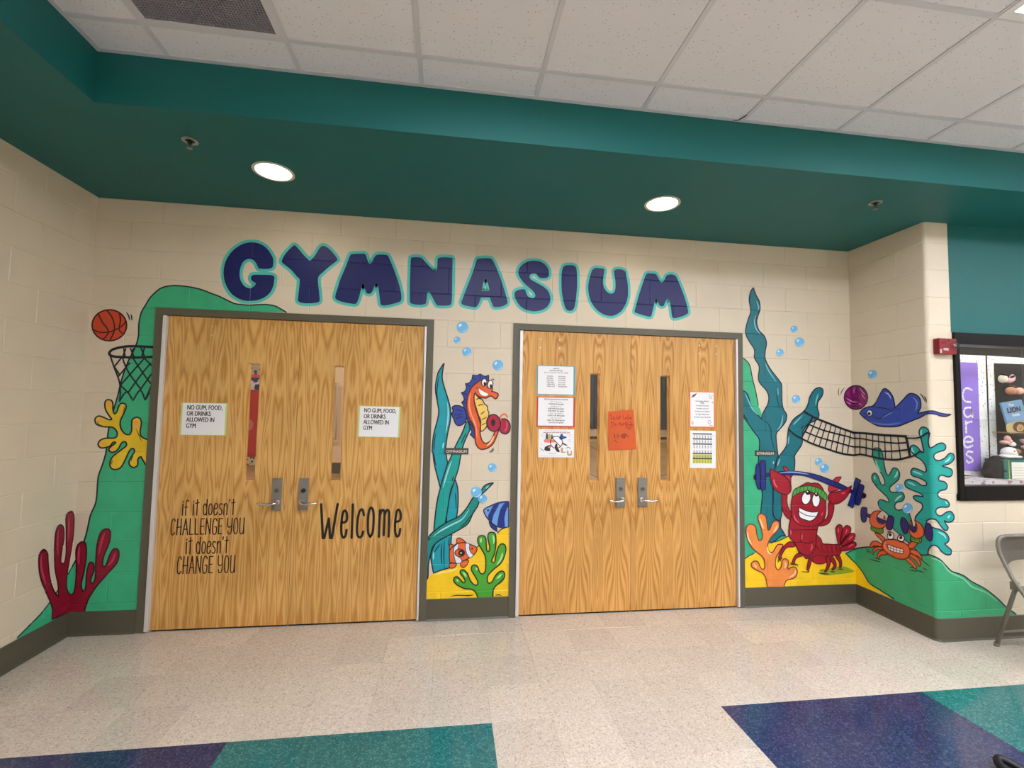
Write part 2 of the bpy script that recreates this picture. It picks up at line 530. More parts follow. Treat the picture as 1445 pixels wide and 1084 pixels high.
class Deco:
    """collects painted fills and strokes, by colour, into one thin mesh lying on a surface"""
    def __init__(self, surf): self.s = surf; self.bms = {}; self.order = []; self.n = 0
    def bm(self, col):
        if col not in self.bms: self.bms[col] = bmesh.new(); self.order.append(col)
        return self.bms[col]
    def uzs(self, src, closed):
        if isinstance(src, str): src = parse(src)
        if src and len(src[0]) == 3: src = smooth_path(src, closed)
        src = densify(src, closed, 14.0)
        return [self.s.uz(*p) for p in src]
    def fill_uz(self, loops, col, layer):
        loops = [[p for i, p in enumerate(l) if math.hypot(p[0] - l[i-1][0], p[1] - l[i-1][1]) > 2e-5] for l in loops]
        allp = [p for l in loops for p in l]
        tris = tessellate_polygon([[Vector((p[0], p[1], 0)) for p in l] for l in loops])
        t = bmesh.new()
        vs = [t.verts.new((p[0], p[1], 0)) for p in allp]
        for tr in tris:
            try: t.faces.new([vs[i] for i in tr])
            except ValueError: pass
        self.s.split(t)
        bm = self.bm(col); mp = {}
        for v in t.verts: mp[v.index] = None
        t.verts.index_update()
        nv = [bm.verts.new(self.s.place(v.co.x, v.co.y, layer)) for v in t.verts]
        for f in t.faces: bm.faces.new([nv[v.index] for v in f.verts])
        t.free()
        return self
    def fill(self, src, col, layer=1, holes=()):
        return self.fill_uz([self.uzs(src, True)] + [self.uzs(h, True) for h in holes], col, layer)
    def ellipse(self, cx0, cy0, rx, ry, col, layer=2, ang=0.0, stroke=None, w=1.0):
        P = []
        for i in range(24):
            t = 2 * pi * i / 24; a, b_ = rx * cos(t), ry * sin(t)
            P.append((cx0 + a * cos(ang) - b_ * sin(ang), cy0 + a * sin(ang) + b_ * cos(ang)))
        if col: self.fill_uz([[self.s.uz(*p) for p in P]], col, layer)
        if stroke: self.stroke_uz([self.s.uz(*p) for p in P], stroke, w, layer + 1, True)
        return self
    def stroke(self, src, col=INK, w=2.2, layer=3, closed=False, taper=False):
        return self.stroke_uz(self.uzs(src, closed), col, w, layer, closed, taper)
    def stroke_uz(self, P, col, w, layer, closed, taper=False):
        """w in photograph pixels at the wall's distance (about 5.3 mm each)"""
        h = w * (0.82 if self.s is WALL and w < 8 else 1.0) * 0.0053 / 2
        self.n += 1; layer = layer + 0.045 * (self.n % 16)      # later strokes lie over earlier ones
        Q = []
        for p in P:
            if not Q or math.hypot(p[0] - Q[-1][0], p[1] - Q[-1][1]) > 0.0008: Q.append(p)
        m = len(Q)
        if m < 2: return self
        out = self.bm(col)
        bm = bmesh.new()
        L, R = [], []
        for i in range(m):
            if closed: a, b_ = Q[i - 1], Q[(i + 1) % m]
            else: a, b_ = Q[max(0, i - 1)], Q[min(m - 1, i + 1)]
            dx, dy = b_[0] - a[0], b_[1] - a[1]; l = math.hypot(dx, dy) or 1.0
            nx, ny = -dy / l, dx / l
            hh = h
            if not closed and taper:
                t = i / (m - 1); hh = h * (0.25 + 0.75 * min(1, 3.2 * min(t, 1 - t)))
            for S_, sg in ((L, 1), (R, -1)):
                S_.append(bm.verts.new((Q[i][0] + sg * nx * hh, Q[i][1] + sg * ny * hh, 0)))
        for i in range(m if closed else m - 1):
            j = (i + 1) % m
            bm.faces.new((L[i], R[i], R[j], L[j]))
        if not closed and not taper:   # rounded ends
            for e, nb in ((0, 1), (m - 1, m - 2)):
                dx, dy = Q[e][0] - Q[nb][0], Q[e][1] - Q[nb][1]; l = math.hypot(dx, dy) or 1
                a0 = atan2(dy, dx)
                ring = [bm.verts.new((Q[e][0] + h * cos(a0 + t), Q[e][1] + h * sin(a0 + t), 0)) for t in [(-90 + 30 * q) * pi / 180 for q in range(7)]]
                bm.faces.new(ring)
        self.s.split(bm)
        bm.verts.index_update()
        nv = [out.verts.new(self.s.place(v.co.x, v.co.y, layer)) for v in bm.verts]
        for f in bm.faces: out.faces.new([nv[v.index] for v in f.verts])
        bm.free()
        return self
    def shape(self, src, col, layer=1, line=INK, w=2.2, holes=()):
        self.fill(src, col, layer, holes)
        if line is not None:
            self.stroke(src, line, w, layer + 1, True)
            for h in holes: self.stroke(h, line, w, layer + 1, True)
        return self
    def done(self, name, parent=None, mat=paint, kind=None):
        bm = bmesh.new(); mats = []
        off = parent.matrix_basis.translation.copy() if parent is not None and not getattr(self.s, 'local', False) else None
        for c_ in self.order:
            me = bpy.data.meshes.new('t'); self.bms[c_].to_mesh(me); self.bms[c_].free()
            n0 = len(bm.faces); bm.from_mesh(me); bpy.data.meshes.remove(me)
            bm.faces.ensure_lookup_table()
            for f in bm.faces[n0:]: f.material_index = len(mats)
            mats.append(mat(c_))
        if off is not None: bmesh.ops.translate(bm, vec=-off, verts=bm.verts)
        me = bpy.data.meshes.new(name); bm.to_mesh(me); bm.free()
        o = link(name, me, mats, parent)
        if kind: o['kind'] = kind
        return o

def at(px, py, surf=None):
    s = surf or WALL
    u, z = s.uz(px, py); return s.place(u, z, 0, False)

# ================================================================== STRUCTURE
XE, YB = 11.0, -8.4               # far end and rear of the corridor
def struct(o): return tag(o, kind='structure')

# floor: bare slab under the tiles; beyond the laid tiles it carries the same beige
floor = struct(box('floor', XL - 0.2, XE + 0.2, YB - 0.1, 0.02, -0.1, -0.0016, BEIGE))
def tile_mesh(w, d, mat):
    c = 0.0009
    bm = bmesh.new()
    o = [bm.verts.new(p) for p in ((0, 0, -0.0015), (w, 0, -0.0015), (w, d, -0.0015), (0, d, -0.0015))]
    i_ = [bm.verts.new(p) for p in ((c, c, 0), (w - c, c, 0), (w - c, d - c, 0), (c, d - c, 0))]
    bm.faces.new(i_)
    for k in range(4): bm.faces.new((o[k], o[(k + 1) % 4], i_[(k + 1) % 4], i_[k]))
    me = bpy.data.meshes.new('floor_tile'); bm.to_mesh(me); bm.free(); me.materials.append(mat)
    return me
TM = {}
GP = 0.0002
for i in range(-9, 20):
    x0 = TX0 + i * TS; x1 = x0 + TS
    for j in range(-6, 4):
        y0 = TY0 + j * TS; y1 = y0 + TS
        a0, a1, b0, b1 = max(x0, XL), x1, y0, min(y1, 0.004)
        if a0 >= x1 - 0.02 or b1 - b0 < 0.02: continue
        if x0 > XR - 0.01 and y0 >= YR: continue
        if a1 > XR and b1 > YR:
            if x0 >= XR: b1 = YR
            elif y0 < YR: pass
            else: a1 = XR
        if a1 > 5.3: continue
        mat, key = BEIGE, 'b'
        if y1 <= TY0 + 0.01:
            q = (i // 4)
            if q in (1, -2): mat, key = NAVYT, 'n'
            elif q == -1 or q >= 2: mat, key = TEALT, 't'
            if i < -8: mat, key = NAVYT, 'n'
        kk = (round(a1 - a0, 3), round(b1 - b0, 3), key)
        if kk not in TM: TM[kk] = tile_mesh(a1 - a0 - GP, b1 - b0 - GP, mat)
        o = bpy.data.objects.new('floor_tile', TM[kk]); COL.objects.link(o)
        o.location = (a0, b0, 0); o.parent = floor

# ---- block walls: a core of mortar with each painted block in front
FX = [(-2.243, -0.305), (0.305, 2.235)]      # outer edges of the two door frames
FZ = 11 * C
def core(name, boxes):
    bm = bmesh.new()
    for b_ in boxes: bm_box(bm, *b_)
    return struct(bm_obj(name, bm, WALLP))
MD = 0.003
wall_back = core('wall_back', [
    (XL - 0.2, FX[0][0] + 0.03, MD, 0.2, 0, ZC), (FX[0][1] - 0.03, FX[1][0] + 0.03, MD, 0.2, 0, ZC), (FX[1][1] - 0.03, XR + 0.2, MD, 0.2, 0, ZC),
    (FX[0][0] + 0.03, FX[0][1] - 0.03, MD, 0.2, FZ - 0.03, ZC), (FX[1][0] + 0.03, FX[1][1] - 0.03, MD, 0.2, FZ - 0.03, ZC)])
wall_left = core('wall_left', [(XL - 0.2, XL - MD, YB, MD, 0, ZC)])
wall_return = core('wall_return', [(XR + MD, XR + 0.2, YR + RB + MD, 0.0, 0, ZC), (XR + RB + MD, XR + 0.2, YR + MD, YR + RB + MD, 0, ZC)])
wall_right = core('wall_right', [(XR + 0.19, XE + 0.1, YR + MD, YR + 0.12, 0, 0.968), (XR + 0.15, XCASE - 0.002, YR + MD, YR + 0.12, 0.968, ZC),
                                 (5.35, XE + 0.1, YR + MD, YR + 0.12, 0.968, 2.19)])
wall_front = struct(box('wall_front', XL - 0.2, XE + 0.2, YB - 0.1, YB, 0, ZC, WALLP))
wall_end = struct(box('wall_end', XE, XE + 0.1, YB, YR + 0.1, 0, ZC, WALLP))
header = struct(box('wall_header', XCASE - 0.006, XE, YR - 0.002, YR + 0.10, 2.184, ZS + 0.02, TEAL))

def block_mesh(u0, u1, z0, z1, chL=True, chR=True):
    c = GW
    us = [u0, u0 + c] if chL else [u0]
    for q in range(7):
        u = UO - RB + q * RB / 3
        if u0 + c < u < u1 - c: us.append(u)
    us += [u1 - c, u1] if chR else [u1]
    zs = [z0, z0 + c, z1 - c, z1]
    bm = bmesh.new(); g = []
    for j, z in enumerate(zs):
        row = []
        for i, u in enumerate(us):
            edge = j in (0, 3) or (chL and i == 0) or (chR and i == len(us) - 1)
            row.append(bm.verts.new(fold(u, z, -GD if edge else 0.0)))
        g.append(row)
    for j in range(3):
        for i in range(len(us) - 1):
            bm.faces.new((g[j][i], g[j][i + 1], g[j + 1][i + 1], g[j + 1][i]))
    return bm
def solids(row):
    """stretches of the strip, for one course, that are blockwork"""
    z0, z1 = row * C, (row + 1) * C
    L = [(XL - 2.75, XL), ]
    if z0 < FZ - 0.01: L += [(XL, FX[0][0] + 0.02), (FX[0][1] - 0.02, FX[1][0] + 0.02), (FX[1][1] - 0.02, XR)]
    else: L += [(XL, XR)]
    uc = UO + XCASE - XR
    L += [(XR, UO + 1.95)] if z1 < 0.968 + 0.06 else [(XR, uc)]
    return L
for row in range(15):
    z0, z1 = row * C, min((row + 1) * C, ZS)
    J = JT[row % 2]
    for s0, s1 in solids(row):
        cuts = [s0] + [j for j in J if s0 + 0.02 < j < s1 - 0.02] + [s1]
        for a, b_ in zip(cuts[:-1], cuts[1:]):
            par = wall_left if b_ <= XL + 1e-6 else wall_back if b_ <= XR + 1e-6 else wall_return if a < UO - 0.05 else wall_right
            zt = 0.966 if (par in (wall_return, wall_right) and z0 < 0.966 < z1 and b_ > UO + XCASE - XR + 0.05) else z1
            bm = block_mesh(a, b_, z0, zt, a in J and a not in (XL, XR), b_ in J and b_ not in (XL, XR))
            me = bpy.data.meshes.new('concrete_block'); bm.to_mesh(me); bm.free(); me.materials.append(WALLP)
            o = bpy.data.objects.new('concrete_block', me); COL.objects.link(o); o.parent = par

# ---- baseboards
BH, BT = 0.1545, 0.006
def bb(name, a, b_):
    bm = bmesh.new()
    us = [a] + [UO - RB + q * RB / 3 for q in range(7) if a < UO - RB + q * RB / 3 < b_] + [b_]
    pr = [(0.0, BT + 0.012), (0.012, BT + 0.002), (BH - 0.003, BT), (BH, BT - 0.003), (BH, 0.0)]
    g = [[bm.verts.new(fold(u, z + 0.0005, o_)) for z, o_ in pr] for u in us]
    for i in range(len(us) - 1):
        for k in range(len(pr) - 1): bm.faces.new((g[i][k], g[i + 1][k], g[i + 1][k + 1], g[i][k + 1]))
    return struct(bm_obj(name, bm, BASE))
bb('baseboard_left', XL - 5.0, XL - 0.001)
bb('baseboard_back', XL + 0.001, FX[0][0])
bb('baseboard_middle', FX[0][1], FX[1][0])
bb('baseboard_back_right', FX[1][1], XR - 0.001)
bb('baseboard_right', XR + 0.001, UO + 3.5)

# ---- teal soffit with two holes for the downlights
CANS = [(-1.287, -0.590), (1.248, -0.590)]
CR_ = 0.106
bm = bmesh.new()
outer = [(XL, YB), (XSF, YB), (XSF, YF), (XE, YF), (XE, YR + 0.05), (XR + 0.1, YR + 0.05), (XR + 0.1, 0.05), (XL, 0.05)]
loops = [[Vector((x, y, 0)) for x, y in outer]]
for cx0, cy0 in CANS: loops.append([Vector((cx0 + CR_ * cos(2*pi*k/32), cy0 + CR_ * sin(2*pi*k/32), 0)) for k in range(32)])
allp = [p for l in loops for p in l]
vs = [bm.verts.new((p.x, p.y, ZS)) for p in allp]
for t in tessellate_polygon(loops): bm.faces.new([vs[i] for i in t])
soffit = struct(bm_obj('ceiling_soffit', bm, TEAL))
bm = bmesh.new()
bm_box(bm, XSF - 0.02, XE, YF, YF + 0.012, ZS - 0.0006, ZC + 0.03)
bm_box(bm, XSF - 0.012, XSF, YB, YF + 0.012, ZS - 0.0006, ZC + 0.03)
struct(bm_obj('trim_1', bm, TEAL))      # upstand between soffit and suspended ceiling

# ---- suspended ceiling
ceiling = struct(box('ceiling', XSF - 0.1, XE + 0.1, YB - 0.1, YF + 0.1, ZC + 0.09, ZC + 0.15, flat('plenum', (60, 60, 60), 0.9)))
gx = [XSF] + [-1.580 + 0.6096 * k for k in range(0, 24) if -1.580 + 0.6096 * k < XE] + [XE]
gy = [YF] + [-1.357 - 0.6096 * k for k in range(0, 12) if -1.357 - 0.6096 * k > YB] + [YB]
FIX = {}
for i0 in (3, 7, 11, 15):            # 2 x 4 lay-in lights, two cells wide
    for j0 in (2, 6, 10): FIX[(i0, j0)] = 1
VENT = (1, 1)
CT = {}
for i in range(len(gx) - 1):
    for j in range(len(gy) - 1):
        if (i, j) in FIX or (i - 1, j) in FIX or (i, j) == VENT: continue
        w, d = gx[i + 1] - gx[i], gy[j] - gy[j + 1]
        k = (round(w, 3), round(d, 3))
        if k not in CT:
            b2 = bmesh.new(); bm_box(b2, 0, w, 0, d, 0, 0.015)
            me = bpy.data.meshes.new('ceiling_tile'); b2.to_mesh(me); b2.free(); me.materials.append(TILEM); CT[k] = me
        o = bpy.data.objects.new('ceiling_tile', CT[k]); COL.objects.link(o)
        o.location = (gx[i], gy[j + 1], ZC + 0.005); o.parent = ceiling
for i, x in enumerate(gx):
    if i == 0: box('grid_bar', XSF, XSF + 0.024, YB, YF, ZC, ZC + 0.005, GRIDM, ceiling)
    elif i < len(gx) - 1: box('grid_bar', x - 0.012, x + 0.012, YB, YF, ZC, ZC + 0.005, GRIDM, ceiling)
for j, y in enumerate(gy):
    if j == 0: box('grid_bar', XSF, XE, YF - 0.024, YF, ZC - 0.0008, ZC + 0.005, GRIDM, ceiling)
    elif j < len(gy) - 1: box('grid_bar', XSF, XE, y - 0.012, y + 0.012, ZC - 0.0006, ZC + 0.005, GRIDM, ceiling)

# ---- gymnasium seen through the door lites
GX0, GX1, GY1 = -9.0, 14.0, 20.0
GF = wood('gym_floor_wood', (184, 150, 106), (146, 110, 70), 0.6, 0.6, 5.0, 0.6, 4.0)
GW_ = mottled('gym_wall', (206, 186, 158), 0.6, 0.05, 2.0, 0.3, 60.0)
gym_floor = struct(box('floor', GX0, GX1, 0.2, GY1, -0.1, 0.0, GF))
struct(box('wall_far', GX0, GX1, GY1, GY1 + 0.1, 0, 6, GW_))
struct(box('wall_far', GX0 - 0.1, GX0, 0.2, GY1, 0, 6, GW_))
struct(box('wall_far', GX1, GX1 + 0.1, 0.2, GY1, 0, 6, GW_))
struct(box('wall_gym', GX0, XL - 0.2, 0.1, 0.2, 0, 6, GW_))
struct(box('wall_gym', XR + 0.2, GX1, 0.1, 0.2, 0, 6, GW_))
struct(box('wall_gym', XL - 0.2, XR + 0.2, 0.1, 0.2, ZC, 6, GW_))
struct(box('ceiling', GX0, GX1, 0.1, GY1 + 0.1, 6, 6.1, flat('gym_roof', (200, 200, 196), 0.8)))

def court_line(a, b_, w):
    p, q = pix(a[0], a[1], 2, 0.0), pix(b_[0], b_[1], 2, 0.0)
    d = (q - p).normalized(); n = Vector((-d.y, d.x, 0)) * w / 2
    bm = bmesh.new(); bm.faces.new([bm.verts.new(Vector((v.x, v.y, 0.0006))) for v in (p - n, q - n, q + n, p + n)])
    bm_obj('court_line', bm, flat('court_dark', (52, 36, 30), 0.5), gym_floor)
for a, b_, w in (((828, 627), (852, 640), 0.06), ((828, 651.5), (852, 652), 0.03), ((828, 667), (850, 677), 0.04), ((928, 644), (950, 649), 0.05), ((928, 673), (950, 667), 0.04)): court_line(a, b_, w)

# ================================================================== DOORS
def door_frame(n, x0, x1):
    bm = bmesh.new()
    f, yo, yi = 0.0505, -0.011, 0.15
    x0 = x0; w0 = f + (0.008 if n == 2 else 0)
    for a, b_ in ((x0, x0 + w0), (x1 - f, x1)): bm_box(bm, a, b_, yo, yi, 0.0005, FZ, 0.0012)
    bm_box(bm, x0 + f - 0.001, x1 - f + 0.001, yo + 0.0003, yi, FZ - f, FZ - 0.0003, 0.0012)
    # rebate stop behind the leaves
    bm_box(bm, x0 + f, x0 + f + 0.016, 0.052, yi, 0.001, FZ - f)
    bm_box(bm, x1 - f - 0.016, x1 - f, 0.052, yi, 0.001, FZ - f)
    bm_box(bm, x0 + f, x1 - f, 0.0521, yi, FZ - f - 0.016, FZ - f)
    o = struct(bm_obj('trim_%d' % n, bm, FRAMEM))
    return o
door_frame(2, *FX[0]); door_frame(3, *FX[1])
WIREM = flat('wire', (120, 118, 112), 0.4, 0.7)
PLATE = mottled('satin_plate', (140, 137, 131), rough=0.42, var=0.04, scale=20, bump=0.05, metal=0.55)
HINGE = flat('hinge_aluminium', (225, 224, 226), 0.3, 0.35)
RED = flat('astragal', (92, 36, 34), 0.5)

def door(n, x0, x1, lite, plate, hinge_left, mat, cyl_dark):
    """one leaf: slab with a tall narrow lite, lock plate and lever"""
    z0, z1, y0, y1 = 0.012, FZ - 0.0505 - 0.003, YD, YD + 0.044
    lx0, lx1, lz0, lz1 = lite
    org = Vector((x0, YD, 0))
    bm = bmesh.new()
    bm_box(bm, x0, lx0, y0, y1, z0, z1); bm_box(bm, lx1, x1, y0, y1, z0, z1)
    bm_box(bm, lx0, lx1, y0, y1, z0, lz0); bm_box(bm, lx0, lx1, y0, y1, lz1, z1)
    bmesh.ops.remove_doubles(bm, verts=bm.verts, dist=1e-5)
    d = bm_obj('door_%d' % n, bm, mat, off=org); d.location = org; struct(d)
    # beads round the lite
    bm = bmesh.new(); w = 0.007
    for a in ((lx0, lx0 + w, lz0, lz1), (lx1 - w, lx1, lz0, lz1), (lx0 + w, lx1 - w, lz0, lz0 + w), (lx0 + w, lx1 - w, lz1 - w, lz1)):
        bm_box(bm, a[0], a[1], y0 + 0.012, y1 - 0.004, a[2], a[3])
    bm_obj('glazing_bead', bm, mat, d, off=org)
    g = box('glass_pane', lx0 + 0.002, lx1 - 0.002, y0 + 0.020, y0 + 0.024, lz0 + 0.002, lz1 - 0.002, GLASSW, d, off=org)
    # wire mesh in the glass
    bm = bmesh.new(); s = 0.014; t = 0.00035; yy = y0 + 0.026
    W, H = lx1 - lx0 - 2 * w, lz1 - lz0 - 2 * w
    k = -W
    while k < H:
        for sg in (1, -1):
            a0 = max(0.0, -k); a1 = min(W, H - k)
            if a1 > a0:
                xa, xb = (lx0 + w + a0, lx0 + w + a1) if sg == 1 else (lx1 - w - a0, lx1 - w - a1)
                za, zb = lz0 + w + k + a0, lz0 + w + k + a1
                bm.faces.new([bm.verts.new(p) for p in ((xa, yy, za - t), (xb, yy, zb - t), (xb, yy, zb + t), (xa, yy, za + t))])
        k += s * 1.414
    o = bm_obj('wire_mesh', bm, WIREM, d, off=org); o['kind'] = 'stuff'
    # continuous hinge
    if hinge_left: box('hinge', x0 - 0.0255, x0 - 0.002, y0 - 0.026, y0 + 0.02, z0, z1 - 0.002, HINGE, d, 0.002, off=org)
    else: box('hinge', x1 + 0.002, x1 + 0.0165, y0 - 0.026, y0 + 0.02, z0, z1 - 0.002, HINGE, d, 0.002, off=org)
    box('door_sweep', x0 + 0.004, x1 - 0.004, y0 + 0.006, y1 - 0.002, 0.001, z0 + 0.0, DARK, d, off=org)
    # lock
    px0, px1 = plate
    pl = box('lock_plate', px0, px1, y0 - 0.013, y0, 0.812, 1.041, PLATE, d, 0.0025, off=org)
    mx = (px0 + px1) / 2
    bm = bmesh.new(); rot = Matrix.Rotation(pi / 2, 4, 'X')
    bm_disc(bm, (0, 0, 0), 0.012, 0.016, 0, 0.003); bm_disc(bm, (0, 0, 0), 0, 0.011, 0, 0.0045)
    bm_box(bm, -0.0012, 0.0012, -0.007, 0.007, 0.0040, 0.0050)
    bmesh.ops.transform(bm, matrix=Matrix.Translation((mx, y0 - 0.013, 0.953)) @ rot, verts=bm.verts)
    bm_obj('lock_cylinder', bm, flat('cylinder_dark', (72, 66, 58), 0.35, 0.8) if cyl_dark else flat('cylinder_pale', (112, 108, 100), 0.35, 0.8), pl, off=org)
    sg = -1 if plate[0] - x0 > x1 - plate[1] else 1
    hx, hz = mx - sg * 0.012, 0.872
    bm = bmesh.new()
    bm_disc(bm, (0, 0, 0), 0, 0.017, 0, 0.012)
    bmesh.ops.transform(bm, matrix=Matrix.Translation((hx, y0 - 0.013, hz)) @ rot, verts=bm.verts)
    P = [(hx, y0 - 0.02, hz), (hx, y0 - 0.048, hz), (hx + sg * 0.006, y0 - 0.059, hz - 0.001), (hx + sg * 0.02, y0 - 0.064, hz - 0.003), (hx + sg * 0.05, y0 - 0.064, hz - 0.006),
         (hx + sg * 0.085, y0 - 0.062, hz - 0.006), (hx + sg * 0.112, y0 - 0.056, hz - 0.003), (hx + sg * 0.124, y0 - 0.048, hz)]
    bm_tube(bm, P, [0.0095, 0.0095, 0.010, 0.0105, 0.010, 0.0095, 0.0085, 0.006], 12)
    bm_obj('door_handle', bm, CHROME, pl, off=org)
    return d, org
LZ = (1.010, 1.862)
MIDL, MIDR = -1.2705, 1.2705
D1, O1 = door(1, -2.160, MIDL - 0.0015, (-1.617, -1.535) + LZ, (-1.413, -1.347), True, WOOD_L, False)
D2, O2 = door(2, MIDL + 0.0015, -0.3745, (-1.030, -0.946) + LZ, (-1.231, -1.165), False, WOOD_L, True)
D3, O3 = door(3, 0.382, MIDR - 0.0015, (0.927, 1.009) + LZ, (1.144, 1.220), True, WOOD_R, False)
D4, O4 = door(4, MIDR + 0.0015, 2.1665, (1.516, 1.598) + LZ, (1.326, 1.402), False, WOOD_R, False)
for d, org, a, b_ in ((D1, O1, -2.029, -1.873), (D2, O2, -0.70, -0.545), (D3, O3, 0.5225, 0.6775), (D4, O4, 1.8555, 2.006)):
    for x in (a, b_):
        for z in (2.053, 2.119):
            bm = bmesh.new(); bm_disc(bm, (0, 0, 0), 0, 0.006, 0, 0.003, 14)
            bmesh.ops.transform(bm, matrix=Matrix.Translation((x, YD, z)) @ Matrix.Rotation(pi / 2, 4, 'X'), verts=bm.verts)
            bm_obj('bolt', bm, flat('bolt_brass', (205, 186, 140), 0.35, 0.7) if d in (D1, D2) else flat('bolt_nickel', (220, 214, 200), 0.3, 0.6), d, off=org)
for org, d, x in ((O1, D1, MIDL), (O3, D3, MIDR)):
    box('meeting_seal', x - 0.0035, x + 0.0012, YD + 0.001, YD + 0.03, 0.013, 2.178, RED, d, off=org)

# ================================================================== THE PAINTED MURAL (thin coats of paint on the blocks)
NAVY, AQUA = (26, 32, 98), (86, 196, 186)
GREENH, GREENR = (60, 180, 132), (62, 170, 118)
INK2 = (18, 22, 52)
def fig(name, label, cat, px, py, group=None):
    p = at(px, py)
    return thing(name, p, label, cat, group)
def solo(name, label, cat, deco, group=None):
    return tag(deco.done(name), label, cat, group)

Z1, Z2, Z3, Z4 = '@300,320,7.225 ', '@460,320,7.225 ', '@630,330,7.225 ', '@800,330,7.225 '
LET = [
 ('G', 'round painted letter G opening the word above the doors', Z1 + '390,160 300,180 200,250 135,350 112,470 135,590 200,690 300,748 400,757 500,735 580,680 620,600 632,512! 600,494 500,490 415,492 392,517 402,552 442,575! 428,603 385,628 330,610 292,560 276,500 282,430 310,362 360,330 408,337 444,372 468,425! 530,432 598,422 617,395 618,330 590,270 540,210 470,170', None),
 ('Y', 'painted letter Y between the G and the first M', Z1 + '835,190 880,230 930,290 990,348! 1040,300 1090,220 1130,195 1180,220 1230,270 1270,325 1266,347 1200,400 1130,460 1078,515 1078,600 1085,660 1092,740 1083,767 1040,778 970,782 910,777 878,763 870,740 880,650 888,542 860,508 800,440 712,368 708,340 740,280 790,225', None),
 ('M', 'painted letter M over the meeting of the left doors, before the N', Z2 + '265,280 330,275 393,277 410,300 430,360 448,383! 470,360 500,303 525,287 580,285 625,292 645,322 690,430 740,570 766,680 768,742 750,766 690,785 610,803 568,800 555,780 545,700 530,600 515,570! 495,600 470,665 450,682 425,682 405,662 390,600 378,575! 365,610 345,690 320,765 298,787 240,782 160,765 105,740 95,712 110,650 150,530 200,410 243,300', None),
 ('N', 'painted letter N above the right end of the left door frame', Z2 + '875,315 930,310 975,320 1010,355 1070,420 1115,462! 1133,430 1138,340 1150,318 1210,312 1280,318 1290,340 1288,500 1285,700 1278,780 1260,800 1200,806 1140,802 1120,785 1075,700 1035,622! 1030,700 1022,770 1006,790 950,797 890,790 860,775 855,740 855,600 860,450 865,332', None),
 ('A', 'painted letter A with a small triangular hole, above the pier', Z3 + '325,255 390,248 448,252 475,277 510,350 560,480 610,640 622,700 608,722 560,742 500,748 475,738 460,700 442,650! 352,650! 335,700 313,738 290,748 220,738 165,722 152,700 165,660 215,530 270,390 308,272', Z3 + '398,455 420,500 438,570! 430,584! 358,584! 370,520'),
 ('S', 'painted letter S above the left corner of the right door frame', Z3 + '900,275 960,285 1010,320 1042,370 1045,428! 1020,450 960,452 930,430 910,407 870,408 848,430 860,465 920,500 990,540 1040,590 1060,660 1045,720 1000,765 930,788 860,788 780,760 730,710 700,650 695,607 715,580 770,565 805,570! 815,610 840,645 885,655 905,635 895,600 850,555 790,500 745,440 732,390 750,340 795,300 850,278', None),
 ('I', 'painted letter I, a plain rounded bar between the S and the U', Z3 + '1255,320 1300,325 1325,360 1332,450 1330,560 1315,700 1300,760 1275,783 1240,783 1215,760 1195,700 1175,580 1172,450 1182,360 1210,325', None),
 ('U', 'painted letter U before the last M of the word', Z4 + '285,350 330,350 375,358 380,387 372,440 368,500 385,560 420,600 455,610 485,590 495,540 492,470 480,400 482,375 510,362 560,365 595,387 605,430 620,520 622,620 605,700 560,780 500,825 440,838 370,820 300,770 245,690 220,600 218,520 235,440 255,377', None),
 ('M', 'painted letter M ending the word, over the right doors', Z4 + '820,405 870,405 905,412 925,440 950,485 968,502! 990,478 1010,435 1030,420 1070,415 1105,427 1125,460 1170,570 1215,700 1235,790 1228,815 1180,840 1100,862 1080,855 1068,830 1060,760 1045,680 1025,660! 1005,690 985,733 950,735 930,700 910,655! 895,690 880,760 862,830 845,845 790,835 700,805 690,788 705,730 735,620 775,500 800,430', None)]
for ch, lab, path, hole in LET:
    P = parse(path); c0 = (sum(p[0] for p in P) / len(P), sum(p[1] for p in P) / len(P))
    t = fig('painted_letter', 'navy, aqua-edged ' + lab, 'letter', *c0, group='letters of the word painted above the doors')
    d = Deco(WALL)
    d.stroke(path, AQUA, 8.2, 0, True)
    if hole: d.stroke(hole, AQUA, 8.2, 0, True)
    d.done('outline', t)
    d = Deco(WALL); d.fill(path, NAVY, 1, [hole] if hole else []); d.done('letter_face', t)

# ---- green hills
d = Deco(WALL)
top = '404,441! 402.4,439.7 395.5,435.6 388.6,432.1 377.5,430 365,430 352.6,430.7 341.5,430 331.8,428.6 322,424.5 311,419 300,414.8 280,407.5 256,403.5 240,403.5 226,407.5 213,419 206,430 200,440 196.2,456 195.5,474 191,490 181,510 172,535 165.6,561 154,602 150,636 145,655 139.7,669.5 138,680 135.6,708 128,726.5 124,744.6 120,760 111,783 98,806.6 80,835 69.7,850.5 55.5,868.6 24.5,899.6!'
d.fill(top + ' 24.5,902! 95.4,866! 195,866! 223,437! 222,437!', GREENH, 0)
d.stroke(top, INK, 2.2, 1)
solo('painted_hill', 'tall green hill painted behind the left door frame, running down into the corner', 'hill', d)
d = Deco(WALL)
edge = '@1030,500,7.225 115,30! 150,50 200,110 230,250 265,390 288,520'
d.fill(edge + ' 340,700 @1030,720,7.225 480,100 530,190 565,265 500,310 420,330 300,420 245,440 190,475 115,505!', GREENH, 0)
d.stroke(edge, INK, 2.0, 1); d.stroke('@1030,720,7.225 505,170 540,212 568,268', INK, 1.8, 1)
d.stroke('@1030,720,7.225 115,510 150,497 190,470 245,440', INK, 1.8, 1)
solo('painted_hill', 'narrow green hill painted just right of the right door frame', 'hill', d)

